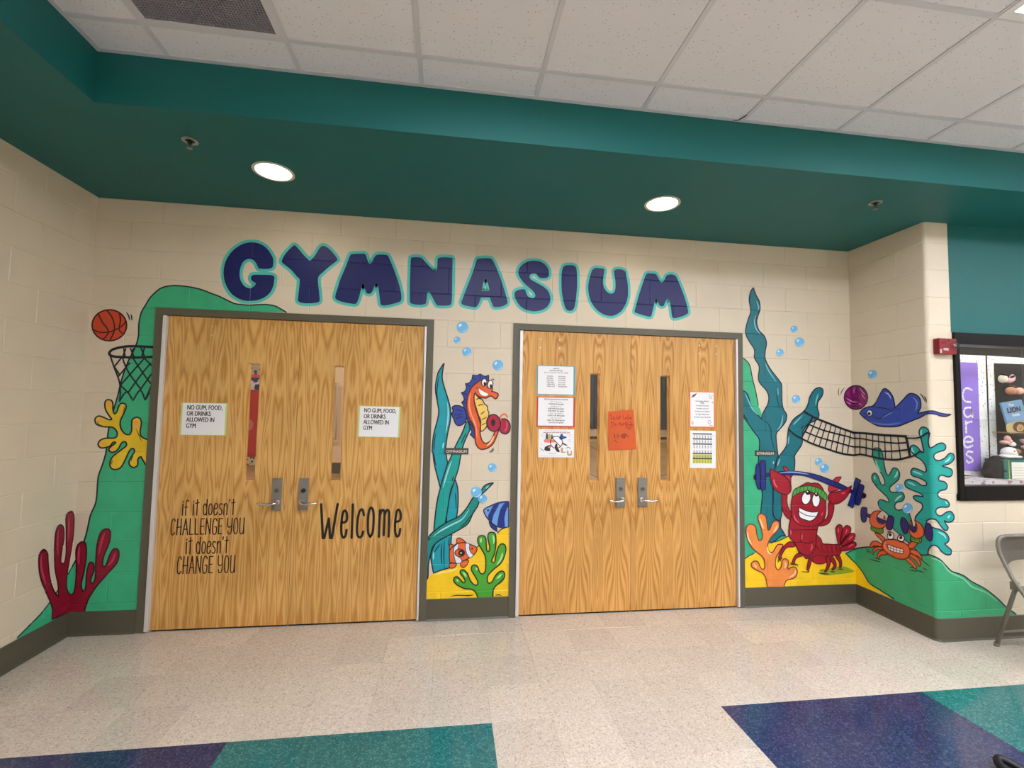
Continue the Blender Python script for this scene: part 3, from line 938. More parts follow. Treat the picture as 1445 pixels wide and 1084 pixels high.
# ---- sand beds
SAND = (250, 206, 28)
d = Deco(WALL)
d.fill('@590,730,7.225 55,860! 68,645! 110,605 160,570 240,540 330,520 400,495 430,470 500,430 600,300 645,262 700,258 760,225 800,175 850,120 925,103! 925,830!', SAND, 0)
d.stroke('@590,730,7.225 812,160 835,132 860,117 884,109', INK, 1.8, 6)
d.stroke('@590,730,7.225 598,305 625,285', INK, 1.6, 6)
for s in ('330,806 380,797 440,795 520,803', '470,795 520,797 565,790', '785,797 820,790 852,797'): d.stroke('@590,730,7.225 ' + s, INK, 1.6, 6, taper=True)
d.stroke('@590,730,7.225 165,590 240,562 330,548 400,520', (254, 236, 150), 2.4, 1, taper=True)
solo('painted_sand', 'yellow sand bank painted at the foot of the pier between the two doors', 'sand', d)
d = Deco(WALL)
d.fill('@1030,720,7.225 148,815! 148,515 240,450 300,420 420,330 500,310 600,265 700,290 900,330 1130,420 1170,440 1215,475 1285,550 1340,610 1380,680 @1190,680,7.225 200,950 @1190,770,5.667 210,300 300,360 405,428! 300,385! 110,315!', SAND, 0)
d.stroke('@1030,720,7.225 410,330 480,318 545,290 600,262', INK, 1.8, 1)
d.fill('@1030,720,7.225 900,640 1000,600 1130,570 1230,600 1260,630 1100,655 980,665', (150, 168, 40), 1)
d.fill('@1030,720,7.225 600,530 660,545 700,575 640,560', (130, 150, 44), 1)
solo('painted_sand', 'yellow sand bed painted under the lobster, right of the right doors', 'sand', d)
d = Deco(WALL)
tp = '@1190,680,7.225 30,728! 90,700 160,675 260,665 420,668 600,690 760,715 870,740 980,790 1040,850 1100,910 @1190,770,5.667 900,218 960,240 1030,290 1140,350 1240,430 1300,490 1380,548!'
d.fill(tp + ' 1378,565! 740,600! 405,438! 300,360 210,300 160,220 110,155 30,70!', GREENR, 1)
d.stroke(tp, INK, 2.2, 2)
d.stroke('@1190,770,5.667 20,62 60,105 110,155 160,220 210,300 300,360 405,425', INK, 2.2, 2)
d.stroke('@1190,770,5.667 700,100 780,130 850,210 960,265 1030,330 1140,375 1230,445', (128, 208, 164), 3.0, 2, taper=True)
solo('painted_hill', 'green hill painted round the outer corner beneath the crab', 'hill', d)

# ---- bubbles
SKYB, SKYL = (112, 186, 232), (200, 230, 248)
BUB = [(652.5, 462, 8.2, 'largest bubble of the three above the seahorse'), (645, 480, 4.8, 'smallest bubble of the three above the seahorse'), (658.7, 496.5, 6.4, 'lowest bubble of the three above the seahorse'),
 (702.5, 515.5, 7.5, 'lone bubble up and right of the seahorse'), (694.6, 660, 6.2, 'lone bubble below the seahorse tail'), (672, 694.5, 7.8, 'bubble on the curved seaweed tip, left of its pair'), (681, 704, 6.3, 'bubble on the curved seaweed tip, lower of its pair'),
 (1120.2, 464.7, 5.0, 'top bubble of the three near the tall wavy seaweed'), (1127.9, 483, 6.7, 'middle and biggest bubble of the three near the tall wavy seaweed'), (1100.2, 497.7, 5.2, 'bottom bubble of the three near the tall wavy seaweed'),
 (1123, 563.3, 5.9, 'bubble between the wavy seaweed and the net post seaweed'), (1154.8, 651.5, 5.0, 'upper bubble of the touching pair under the net'), (1163, 661, 6.4, 'lower bubble of the touching pair under the net'),
 (1231.6, 528.4, 6.4, 'bubble above the stingray'), (1269.6, 688.5, 5.8, 'upper bubble between the two teal corals'), (1281.3, 717.3, 7.4, 'larger lower bubble between the two teal corals')]
for bx, by, r, lab in BUB:
    t = fig('painted_bubble', 'pale blue painted ' + lab, 'bubble', bx, by, 'painted bubbles')
    d = Deco(WALL); d.ellipse(bx, by, r, r, SKYB, 9); d.done('bubble_disc', t)
    d = Deco(WALL)
    d.ellipse(bx - r * 0.38, by - r * 0.35, r * 0.32, r * 0.2, (236, 246, 252), 10, ang=-0.8)
    arc = [(bx + r * 0.8 * cos(a), by + r * 0.8 * sin(a)) for a in [0.2 + 0.2 * k for k in range(9)]]
    d.stroke_uz([WALL.uz(*p) for p in arc], SKYL, 1.3, 10, False, True)
    d.done('bubble_highlight', t, kind='stuff')

# ---- basketball, hoop
d = Deco(WALL)
d.ellipse(154.5, 459.2, 24.4, 22.0, (206, 74, 40), 1, stroke=(70, 16, 20), w=2.4)
t = fig('painted_basketball', 'orange basketball painted left of the doors, above the hoop', 'basketball', 154.5, 459)
bx = d; bx.done('ball_face', t)
d = Deco(WALL)
for s in ('840,385 870,450 910,500 920,540 890,585 865,598', '905,348 945,395 970,460 970,530 935,603', '1015,372 1025,430 1015,490 1015,520 1040,542', '797,515 850,535 920,535 990,510 1040,480 1070,445'):
    d.stroke('@0,380,6.02 ' + s, (70, 16, 20), 2.0, 3)
d.done('ball_seam', t, kind='stuff')
d = Deco(WALL)
for s in ('1075,365 1095,400 1104,437', '1112,380 1120,405 1122,437'): d.stroke('@0,380,6.02 ' + s, INK, 1.8, 3, taper=True)
d.done('motion_mark', t, kind='stuff')

H = '@120,420,4.169 '
t = fig('painted_hoop', 'black basketball hoop and net painted against the left door frame', 'hoop', 185, 500)
d = Deco(WALL)
d.stroke('@0,380,6.02 1300,662 1150,655 1050,660 960,682 930,715 960,740 1060,748 1180,750 1292,745', INK, 4.0, 4)
d.done('rim', t)
d = Deco(WALL)
for s in ('150,345 172,410 203,495 208,560 203,610', '203,610! 245,555 283,607! 325,545 355,605! 378,562', '240,302 222,345', '228,302 236,345', '268,300 288,345', '285,300 272,345', '330,298 350,345', '350,298 335,345',
          '212,358 172,408', '262,386 199,462', '351,356 285,430 210,515', '386,388 330,455 254,560', '392,450 345,515 325,545', '388,525 360,590',
          '220,353 240,405 268,457 330,540', '282,355 332,431 388,507', '210,517 255,560', '168,400 205,455', '345,352 392,400'):
    d.stroke(H + s, INK, 2.4, 3)
d.done('hoop_net', t, kind='stuff')

# ---- yellow coral, red coral
t = fig('painted_coral', 'yellow branching coral painted against the left door frame, under the hoop', 'coral', 175, 610)
cor = H + '386,842! 335,820 325,790 332,740 325,712 300,705 278,720 275,750 275,780 262,806 235,800 212,770 208,730 225,690 242,650 238,628 215,622 198,640 190,668 175,685 165,660 165,625 155,605 130,602 118,620 122,660 145,698 158,716 140,718 110,705 80,697 60,715 68,745 110,760 160,763 185,782 190,808 175,826 120,828 88,842 78,868 100,885 145,875 165,852 182,854 150,880 141,895 155,910 180,905 200,885 215,857 236,848 245,870 215,895 165,935 148,970 152,1000 178,1012 210,1000 235,960 260,905 280,888 292,902 275,935 260,965 265,988 288,1000 310,985 312,952 328,936 340,955 358,985! 378,985!'
d = Deco(WALL); d.shape(cor, (232, 196, 40), 2, INK, 2.3); d.done('coral_body', t)
d = Deco(WALL)
for x, y, rx, ry, a in ((140, 628, 13, 20, 0), (88, 722, 20, 11, 0.2), (105, 858, 22, 9, -0.3), (300, 745, 15, 28, 0), (160, 890, 12, 10, 0)):
    d.ellipse(120 + x / 4.169, 420 + y / 4.169, rx / 4.169, ry / 4.169, (240, 172, 88), 3, ang=a)
for s in ('225,640 232,655 222,675', '300,770 318,810 335,850', '70,730 85,748 100,752', '160,985 158,970 165,955', '285,930 275,950 272,965'): d.stroke(H + s, (120, 84, 20), 1.4, 4, taper=True)
d.done('coral_tip', t, kind='stuff')

RC = '@0,680,3.871 '
t = fig('painted_coral', 'dark red finger coral painted across the left corner, above the baseboard', 'coral', 110, 800)
rc = RC + '283,752! 285,700 275,660 250,600 225,540 212,470 213,400 235,370 258,390 262,440 270,520 290,590 318,632! 315,560 300,480 297,380 302,280 322,237 345,248 348,310 336,380 332,440 350,440 360,380 360,260 360,190 382,162 402,178 402,260 392,350 378,430 365,510 364,580 382,615 405,603 415,540 418,460 417,370 440,330 468,337 473,400 462,480 445,560 455,598 470,570 474,500 490,442 512,448 512,490 498,530 500,555 520,530 524,440 532,340 555,272 590,257 604,282 595,340 567,410 562,458 580,455 600,400 622,367 647,372 650,410 635,450 590,500 530,570 490,630 470,680 462,716! 370,716!'
d = Deco(WALL); d.shape(rc, (142, 14, 44), 2, (60, 8, 26), 2.0); d.done('coral_body', t)
d = Deco(WALL)
for s in ('226,395 222,440 230,500 250,560', '318,262 312,330 316,400', '374,190 374,260 368,330', '435,350 430,410 432,450', '575,275 555,330 540,400', '632,385 618,425 590,460'): d.stroke(RC + s, (190, 60, 90), 3.2, 4, taper=True)
d.done('coral_highlight', t, kind='stuff')

# ---- pier: three blades of seaweed
P5, P6, P7 = '@590,500,7.225 ', '@590,630,7.225 ', '@590,730,7.225 '
def weed(label, path, col, layer, marks, hl, px, py, hcol=(150, 220, 226)):
    t = fig('painted_seaweed', label, 'seaweed', px, py)
    d = Deco(WALL); d.shape(path, col, layer, INK2, 2.2); d.done('seaweed_blade', t)
    d = Deco(WALL)
    for s in marks: d.stroke(s, INK2, 1.7, layer + 2, taper=True)
    for s in hl: d.stroke(s, hcol, 2.6, layer + 2, taper=True)
    d.done('seaweed_vein', t, kind='stuff')
weed('tallest turquoise seaweed blade painted beside the left door frame', P5 + '265,88! 225,150 200,200 180,300 178,380 195,480 210,570 200,660 165,790 148,900 143,1000 ' + P6 + '150,60 165,180 200,320 228,430 270,600 290,780 ' + P7 + '240,200 180,260 132,380 140,480 158,570! 240,537 322,517! 330,330 345,165 ' + P6 + '388,740 405,620 408,500 400,410 375,335 305,180 285,80 ' + P5 + '275,1000 300,820 328,680 330,560 300,440 268,340 245,230', (14, 158, 172), 1,
     [P5 + '215,215 200,300 192,400 205,470', P5 + '180,800 165,900 160,1000', P6 + '160,70 172,150 185,205', P7 + '245,260 235,380 245,500', P7 + '270,230 262,380 270,530', P7 + '320,200 310,300', P6 + '378,470 385,540 388,640'],
     [P5 + '300,490 308,600 300,700 280,800', P5 + '250,960 262,900', P7 + '160,350 155,430'], 630, 600)
weed('teal seaweed blade rising straight behind the seahorse and its plaque', P5 + '525,688! 490,690! 450,800 380,940 330,1060 ' + P6 + '300,180 265,290 225,430 195,560 178,680 160,862! 275,792! 300,650 320,520 360,380 410,230 435,90 ' + P5 + '470,900 528,770!', (16, 160, 150), 4,
     [P5 + '490,800 460,860 440,910', P6 + '345,380 318,520 300,640', P6 + '360,300 345,360'], [P6 + '340,150 290,290 255,420'], 640, 690)
weed('teal seaweed branch curving up to a pointed tip under two bubbles', P6 + '770,370! 700,387 660,420 640,460 600,490 555,530 500,620 420,710 300,770 180,850 110,920 90,990 ' + P7 + '82,250 76,400 72,480 78,638! 100,610 105,480 125,390 150,300 210,240 300,190 420,125 510,60 ' + P6 + '560,680 610,600 640,500 680,460 720,420', (12, 142, 132), 7,
     [P6 + '540,700 480,780 420,830', P6 + '100,960 130,930', P6 + '230,990 190,1040 160,1084'], [P6 + '520,640 450,740 340,800 230,860 150,920', P6 + '720,400 690,430'], 650, 745)

# ---- seahorse
t = fig('painted_seahorse', 'orange smiling seahorse painted on the pier, tail curled up', 'seahorse', 680, 570)
BL = (40, 66, 156)
d = Deco(WALL)
d.shape(P5 + '718,212! 680,225 632,202! 600,217 555,212! 548,255 520,292 482,300! 492,340 475,378 440,392! 462,430 468,468 443,490! 465,530 470,600 500,660 525,740! 547,790 530,817! 578,862! 590,800 570,700 530,600 510,500 530,400 610,300 720,262!', BL, 5, INK2, 1.8)
for s in ('700,225 690,250', '632,215 630,260', '560,225 585,270', '490,305 540,330', '450,395 505,410', '450,490 500,500', '475,570 510,560', '485,655 530,640', '520,730 560,710'): d.stroke(P5 + s, INK2, 1.5, 7, taper=True)
d.done('crest', t)
d = Deco(WALL)
d.shape(P5 + '465,548 420,525 370,525 347,545 357,578 345,600 347,625 362,660 385,712 420,728 460,710 490,670 492,620 482,580', BL, 6.6, INK2, 2.0)
for s in ('370,560 420,570 455,580', '360,610 410,620 460,612', '380,660 420,645 460,632'): d.stroke(P5 + s, INK2, 1.5, 8, taper=True)
d.done('fin', t)
d = Deco(WALL)
d.shape(P5 + '585,395! 605,430 650,460 668,490 680,510 705,530 710,570 722,600 715,650 700,680 705,710 690,750 645,787 634,740 638,680 615,620 596,560 575,490 570,430', (246, 206, 104), 7.0, INK2, 1.8)
for s in ('588,470 615,450 648,462', '610,530 640,513 668,520', '635,615 680,580', '645,670 700,640', '645,725 690,700'): d.stroke(P5 + s, INK2, 1.6, 8, taper=True)
d.done('belly', t)
OR = (226, 96, 44)
d = Deco(WALL)
d.shape(P5 + '600,290 640,265 700,258 745,300 757,350 750,378! 785,388 817,408 800,450 780,452 750,428 725,430 690,447 640,440 600,418 582,392! 570,430 573,490 592,570 622,660 636,720 632,800 652,880 690,908 740,880 775,810 792,750! 822,770! 790,860 755,922 700,960 640,968 597,930 580,860 575,780 560,720 522,650 498,560 498,470 515,400 550,335', OR, 9, (96, 22, 16), 2.2)
d.stroke(P5 + '838,680 838,645 856,618 890,612 908,640', (240, 128, 84), 3.2, 14)
d.done('body', t)
d = Deco(WALL)
d.stroke(P5 + '535,400 520,480 528,570 560,660 590,740 600,850', (246, 160, 110), 3.0, 11, taper=True)
d.stroke(P5 + '700,935 745,890 775,830', (250, 206, 150), 3.0, 11, taper=True)
d.stroke(P5 + '590,345 610,345 625,345 640,378 670,400 715,408', (96, 22, 16), 1.5, 11)
d.stroke(P5 + '700,335 735,352', (96, 22, 16), 1.4, 11)
d.done('body_shading', t, kind='stuff')
d = Deco(WALL)
d.fill(P5 + '618,343! 640,366 680,388 716,406! 698,424 655,420 626,390', (250, 248, 244), 12)
d.done('teeth', t)
for ex, ey, rx, ry, qx, qy in ((673, 287, 27, 38, 680, 302), (735, 308, 27, 42, 742, 326)):
    d = Deco(WALL); d.ellipse(590 + ex / 7.225, 500 + ey / 7.225, rx / 7.225, ry / 7.225, (250, 250, 250), 13, ang=0.15, stroke=INK, w=1.6)
    d.ellipse(590 + qx / 7.225, 500 + qy / 7.225, 13 / 7.225, 20 / 7.225, (12, 12, 16), 16)
    d.done('eye', t)
d = Deco(WALL)
for s in ('745,262 760,252 780,268', '722,1000 745,985 772,950', '735,1003 755,993 775,965'): d.stroke(P5 + s, INK, 1.5, 3, taper=True)
d.done('motion_mark', t, kind='stuff')
CRIM = (170, 22, 58)
t = fig('painted_dumbbell', 'crimson dumbbell held in the seahorse tail', 'dumbbell', 703, 598)
for ex, ey, rx, ry in ((880, 735, 58, 78), (862, 720, 30, 60), (770, 700, 70, 86)):
    d = Deco(WALL); L0 = {880: 11, 862: 8, 770: 14}[ex]
    d.ellipse(590 + ex / 7.225, 500 + ey / 7.225, rx / 7.225, ry / 7.225, CRIM, L0, ang=-0.15, stroke=INK2, w=2.2)
    if ex == 770: d.ellipse(590 + 765 / 7.225, 500 + 697 / 7.225, 22 / 7.225, 36 / 7.225, (24, 12, 26), 17)
    if ex == 880: d.stroke(P5 + '900,680 905,740 880,790', (226, 96, 120), 2.0, 14, taper=True)
    d.done('weight_plate', t)

# ---- striped fish, clownfish, green coral
t = fig('painted_fish', 'light and dark blue striped fish painted half behind the right door frame', 'fish', 702, 726)
d = Deco(WALL); d.shape(P6 + '924,562! 860,565 800,580 740,605 690,630 668,655 690,710 740,770 800,815 860,828 924,822!', (104, 158, 222), 3, INK2, 2.0); d.done('body', t)
for s in ('775,588 740,650 712,720 748,775 768,700 800,640 832,572 800,578', '885,575 840,640 815,740 812,820 880,828 880,740 895,660 924,600! 924,562!'):
    d = Deco(WALL); d.fill(P6 + s, (26, 44, 128), 5); d.done('stripe', t)
d = Deco(WALL); d.shape(P6 + '722,765! 770,800 800,820! 808,872! 760,840 735,810', (26, 44, 128), 4, INK2, 1.4)
d.done('fin', t)
d = Deco(WALL); d.fill(P6 + '760,602 800,578 860,562 924,558! 924,572! 860,578 800,590', (26, 44, 128), 6); d.done('fin', t)
d = Deco(WALL); d.ellipse(688.6, 720, 1.3, 1.8, (14, 18, 50), 7); d.done('eye', t)

t = fig('painted_fish', 'orange and white banded fish painted above the sand on the pier', 'fish', 654, 778)
FO = (228, 104, 42)
d = Deco(WALL)
for s in ('395,262 400,215 440,218 488,262 440,268', '435,495 440,450 512,438 502,480 465,512', '322,475 390,475 372,510 328,518', '322,278 362,285 350,305 325,345'):
    d = Deco(WALL); d.shape(P7 + s, FO, 3, (90, 26, 20), 1.6); d.done('fin', t)
d = Deco(WALL); d.shape(P7 + '365,290 400,268 470,258 540,280 585,300 602,325 580,370 530,410 470,440 400,468 340,465 322,450 322,340', FO, 5, (60, 30, 40), 1.8); d.done('body', t)
for s in ('485,265 525,275 522,320 540,360 562,385 530,412 500,380 482,320', '370,298 412,268 405,320 388,350 395,390 435,420 442,458 390,468 368,400 362,340'):
    d = Deco(WALL); d.shape(P7 + s, (226, 234, 246), 7, (50, 56, 90), 1.2); d.done('band', t)
d = Deco(WALL); d.ellipse(590 + 425 / 7.225, 730 + 362 / 7.225, 7.0, 5.2, FO, 9, stroke=(90, 26, 20), w=1.6); d.done('side_fin', t); d = Deco(WALL)
d.ellipse(590 + 440 / 7.225, 730 + 362 / 7.225, 4.2, 4.2, (16, 14, 22), 11); d.ellipse(590 + 437 / 7.225, 730 + 362 / 7.225, 1.3, 1.3, (200, 190, 190), 12); d.done('eye', t)
d = Deco(WALL); d.ellipse(590 + 550 / 7.225, 730 + 318 / 7.225, 1.0, 1.6, (60, 20, 20), 11); d.done('nostril', t)

t = fig('painted_coral', 'bright green branching coral painted on the sand of the pier', 'coral', 680, 800)
gc = P7 + '610,822! 590,770 545,735 470,725 400,690 365,650 370,617 400,607 435,640 462,668 480,650 460,610 430,570 435,542 465,537 500,570 530,640 568,685 600,690 608,655 580,600 545,540 550,497 583,487 610,510 625,555 650,577 680,560 690,500 685,400 650,330 610,260 615,202 655,187 688,210 695,290 700,340 720,350 730,300 712,220 717,167 745,152 783,165 793,220 790,300 775,380 750,440 765,465 783,450 795,380 820,300 855,270 890,292 890,360 850,460 770,530 715,590 705,640 720,672 755,655 790,592 840,550 878,562 880,610 845,660 790,700 765,750 762,822!'
d = Deco(WALL); d.shape(gc, (72, 166, 50), 6, (20, 36, 20), 2.2); d.done('coral_body', t)
d = Deco(WALL)
for s in ('760,180 772,220 770,270', '860,360 845,420 800,490', '645,210 640,230 640,260', '455,560 475,580 490,610', '590,510 600,540', '392,632 410,655', '850,575 830,600 800,625'): d.stroke(P7 + s, (176, 228, 150), 3.2, 8, taper=True)
d.stroke(P7 + '862,585 855,630 810,675', (20, 60, 20), 1.2, 8, taper=True)
d.done('coral_highlight', t, kind='stuff')

# ---- right of the doors: seaweeds
A3, A5, A6, A7 = '@1030,390,7.225 ', '@1030,500,7.225 ', '@1030,630,7.225 ', '@1030,720,7.225 '
TW = (12, 112, 124)
def weed2(label, path, layer, marks, hl, px, py):
    weed(label, path, TW, layer, marks, hl, px, py, (120, 190, 205))
weed2('tall wavy dark teal seaweed painted to the right of the right doors', A3 + '238,115! 265,190 300,260 305,340 285,400 272,470 295,550 350,610 372,680 360,760 357,830 385,900 430,970 515,1080 ' + A5 + '527,330 530,480 545,560 578,620 565,690 510,760 475,805 470,860 485,1000 ' + A6 + '492,100 525,300 530,480 520,600 515,800 530,860 565,910 ' + A7 + '520,265 440,325 410,325 350,230! 300,80 ' + A6 + '310,700 320,600 330,480 305,400 290,300 290,100 ' + A5 + '290,1050 300,880 250,800 180,700 120,612! 120,362! 180,410 215,530 270,600 322,662! 335,600 380,520 395,440 370,370 310,300 288,240 298,130 260,60 245,20 ' + A3 + '250,800 245,740 200,670 165,600 160,540 185,440 210,370 205,300 195,240 210,160', 2,
     [A5 + '322,662 380,700 415,760 420,840 440,930 475,1020', A3 + '255,830 275,880 300,900', A5 + '480,330 480,450 510,560', A5 + '130,600 180,680', A3 + '290,340 285,400 262,440 258,500'],
     [A3 + '268,250 292,310 285,350', A3 + '262,400 250,470 268,540 310,590', A5 + '360,90 395,170 470,280', A5 + '485,340 490,420', A5 + '540,620 520,720 480,775', A5 + '150,390 190,480 230,560 290,620', A6 + '440,570 465,680 455,740', A6 + '440,180 445,150'], 1075, 600)
weed2('shorter dark teal seaweed painted as left post of the net', A5 + '485,1050 530,1000 575,930 585,840 595,760 605,735 650,660 745,588 790,520 815,430 860,360 910,340 945,360 940,420 895,490 890,550 907,620 880,670 800,710 745,780 735,850 730,920 660,1030 ' + A6 + '660,150 650,260 600,350 545,450 528,560 525,700 500,760! 440,700 440,500 440,300 480,110', 6,
     [A5 + '800,712 735,850', A5 + '720,770 740,735 760,735', A5 + '490,1040 510,1084', A6 + '482,115 470,180 465,240'], [A5 + '740,620 680,680 640,720', A5 + '900,400 880,460 870,520', A5 + '600,830 590,920', A6 + '510,120 480,200'], 1130, 600)

# orange coral
t = fig('painted_coral', 'orange branching coral painted against the right door frame', 'coral', 1080, 780)
oc = A7 + '378,785! 362,690 330,640 270,610 222,580 215,545 240,520 282,525 305,575 330,603 352,582 350,515 320,465 240,400 185,320 160,220 175,157 220,142 258,170 270,240 290,303 318,300 330,255 310,170 282,90 292,45 332,38 363,70 375,140 387,203 405,190 430,130 470,107 498,130 493,190 440,250 400,300 382,360 390,410 420,433 445,410 480,355 520,347 538,360 490,440 465,490 460,560 475,600 500,603 525,560 530,512 560,494 593,520 587,580 592,603 620,582 662,580 684,620 665,680 610,705 568,722 545,785!'
d = Deco(WALL); d.shape(oc, (238, 142, 68), 10, (120, 34, 34), 1.9); d.done('coral_body', t)
d = Deco(WALL)
for s in ('175,220 185,290 220,350', '300,80 320,140 340,190', '480,150 465,190 440,230', '378,370 385,420 420,450', '240,545 270,590', '555,520 565,560 550,590', '665,610 655,650 600,685'): d.stroke(A7 + s, (252, 208, 164), 3.4, 12, taper=True)
d.done('coral_highlight', t, kind='stuff')

# ---- net
R5 = '@1170,500,7.225 '
t = fig('painted_net', 'black volleyball net painted across the inner corner, tied to the seaweeds', 'net', 1200, 620)
d = Deco(WALL)
d.stroke(A5 + '750,583 820,625 890,660 1030,715 1130,755 1250,795 ' + R5 + '270,800 390,808 560,825 785,838', INK, 4.2, 12)
d.stroke(A5 + '595,765 650,815 720,855 830,910 1000,970 1130,1010 1262,1030 ' + R5 + '330,1022 450,1047 560,1068 700,1075 830,1045', INK, 3.6, 12)
d.done('net_tape', t, kind='stuff')
d = Deco(WALL)
d.stroke(A5 + '800,715 920,765 1060,805 1200,840 1265,857 ' + R5 + '350,862 450,882 600,900 700,907 805,900', INK, 2.8, 12)
d.stroke(A5 + '765,790 900,845 1060,890 1200,930 1270,945 ' + R5 + '330,945 450,970 560,990 700,985 822,970', INK, 2.8, 12)
for a in ('870,675 785,890', '935,685 850,905', '980,705 905,935', '1030,720 965,950', '1075,740 1025,970', '1125,755 1080,985', '1175,775 1140,1000', '1230,790 1195,1005', '1278,800 1282,1025', '1330,803 1330,1022', '1395,808 1394,1030'): d.stroke(A5 + a, INK, 2.0, 12)
for a in ('450,815 445,1045', '508,820 515,1060', '570,825 580,1068', '632,830 645,1075', '705,835 735,1075'): d.stroke(R5 + a, INK, 2.0, 12)
d.stroke(A5 + '835,650 790,735 735,835 728,862', INK, 3.6, 13)
d.stroke(R5 + '787,838 803,900 818,980 830,1045', INK, 4.4, 13)
d.done('net_cord', t, kind='stuff')
d = Deco(WALL)
d.stroke(R5 + '800,855 900,855 960,832 1005,803 1030,808', INK, 2.6, 18)
d.stroke(R5 + '830,1045 880,1030 935,990 955,1000', INK, 2.6, 18)
d.done('net_rope', t, kind='stuff')

# ---- volleyball
t = fig('painted_volleyball', 'purple striped volleyball painted in the corner above the net', 'volleyball', 1207.9, 561)
d = Deco(WALL); d.ellipse(1207.9, 561, 16.8, 16.9, (138, 30, 108), 2, stroke=(40, 8, 40), w=2.2); d.done('ball_face', t)
d = Deco(WALL)
for s in ('1230,340 1232,420 1255,445 1300,445', '1300,320 1295,380 1310,430', '1345,345 1390,420', '1310,380 1365,440 1370,490', '1300,445 1330,500 1300,550', '1180,420 1240,460 1320,470', '1170,460 1230,500 1310,500', '1190,505 1250,530 1300,525'): d.stroke(A5 + s, (62, 8, 56), 1.6, 4)
d.done('ball_seam', t, kind='stuff')
d = Deco(WALL)
for s in ('1270,335 1265,400', '1325,345 1385,420', '1340,400 1380,460', '1190,450 1240,480 1300,488', '1185,485 1235,512', '1320,500 1345,520'): d.stroke(A5 + s, (226, 150, 206), 1.8, 5, taper=True)
d.done('ball_highlight', t, kind='stuff')
d = Deco(WALL)
for s in ('1112,345 1103,385 1112,425', '1168,342 1140,375 1127,415'): d.stroke(A5 + s, INK, 1.6, 3, taper=True)
d.done('motion_mark', t, kind='stuff')

# ---- stingray
t = fig('painted_stingray', 'blue stingray painted above the net, wings raised and thin tail', 'stingray', 1255, 580)
RAY = (48, 72, 166)
ray = R5 + '312,600! 345,560 400,537 440,530 480,490 510,430 540,372 570,350 612,375 650,430 668,500 672,550! 700,520 760,460 800,415 838,400 890,415 930,460 935,540 905,602! 960,592 1030,578 1080,583 1130,600 1200,612 1242,612! 1190,634 1130,628 1080,610 1000,608 930,645 860,672 790,702 700,735 600,740 500,730 420,690 350,642'
d = Deco(WALL); d.shape(ray, RAY, 2, (20, 22, 74), 2.2); d.done('body', t)
d = Deco(WALL)
for s in ('440,537 520,542 600,562 645,580', '672,550 640,580 570,622 520,655 470,645 440,618', '672,500 675,550', '350,600 385,612', '350,640 385,635'): d.stroke(R5 + s, (20, 22, 74), 1.7, 4, taper=True)
d.stroke(R5 + '570,390 610,410 635,460', (176, 190, 236), 2.4, 4, taper=True)
d.stroke(R5 + '860,440 900,500 880,580', (120, 140, 214), 2.4, 4, taper=True)
d.stroke(R5 + '540,650 600,615 650,590', (110, 130, 206), 2.0, 4, taper=True)
d.stroke(R5 + '420,690 520,712 640,715 740,695', (96, 118, 204), 3.0, 4, taper=True)
d.done('body_shading', t, kind='stuff')
d = Deco(WALL); d.ellipse(1170 + 415 / 7.225, 500 + 600 / 7.225, 3.7, 4.2, (246, 246, 250), 4, stroke=(20, 22, 74), w=1.2)
d.ellipse(1170 + 411 / 7.225, 500 + 606 / 7.225, 2.1, 2.3, (14, 14, 30), 6); d.done('eye', t)
d = Deco(WALL)
for s in ('928,400 955,430 982,485', '970,428 990,460 992,495'): d.stroke(R5 + s, INK, 1.8, 3, taper=True)
d.done('motion_mark', t, kind='stuff')

# ---- the two teal corals
S6, S7 = '@1190,590,7.225 ', '@1190,680,7.225 '
bigc = S6 + '820,92 865,115 878,170 870,240 882,300 905,300 960,265 1010,255 1042,285 1030,325 970,345 925,372 925,413 970,435 1030,410 1080,362 1120,370 1125,420 1080,465 1005,490 1060,505 1105,530 1105,578 1070,600 1000,582 972,602 977,638 1030,650 1057,690 1040,728 985,742 960,780 985,818 1050,837 1080,880 1060,908 990,908 947,930 945,973 990,998 1050,960 1100,957 1128,1010 1108,1052 1060,1062 1025,1044! ' + S7 + '1045,432 1066,465 1052,495 1020,485 985,440 950,392 890,380 852,400 860,438 920,470 990,490 1050,530 1075,580 1060,618 1032,632 1060,660 1100,700 1088,742 1040,738 1000,710 960,662 910,650 872,690 866,745! 800,745 740,690 690,620 700,520 740,440 736,370 760,330 808,272 800,222 740,190 715,158 740,142 820,152! ' + S6 + '815,795 790,770 700,732 640,700 632,650 670,627 740,645 800,685 848,685 843,650 780,612 710,590 690,550 715,513 770,525 828,553! 848,538 840,490 800,430 740,390 690,330 690,292 720,277 760,300 800,348 823,343 813,290 795,210 775,150 790,105'
t = fig('painted_coral', 'big teal leafy coral painted round the outer corner by the display case', 'coral', 1320, 680)
d = Deco(WALL); d.shape(bigc, (24, 164, 152), 3, (16, 40, 80), 2.2); d.done('coral_body', t)
d = Deco(WALL)
for s in (S6 + '800,115 795,150 800,190', S6 + '705,300 705,330 730,350', S6 + '710,545 760,560 810,580', S6 + '655,650 700,670 740,690', S6 + '1090,390 1070,425 1030,450', S6 + '1085,990 1060,1020', S7 + '960,510 1020,540 1045,580', S6 + '1040,850 1060,880'): d.stroke(s, (140, 220, 210), 3.4, 5, taper=True)
d.done('coral_highlight', t, kind='stuff')
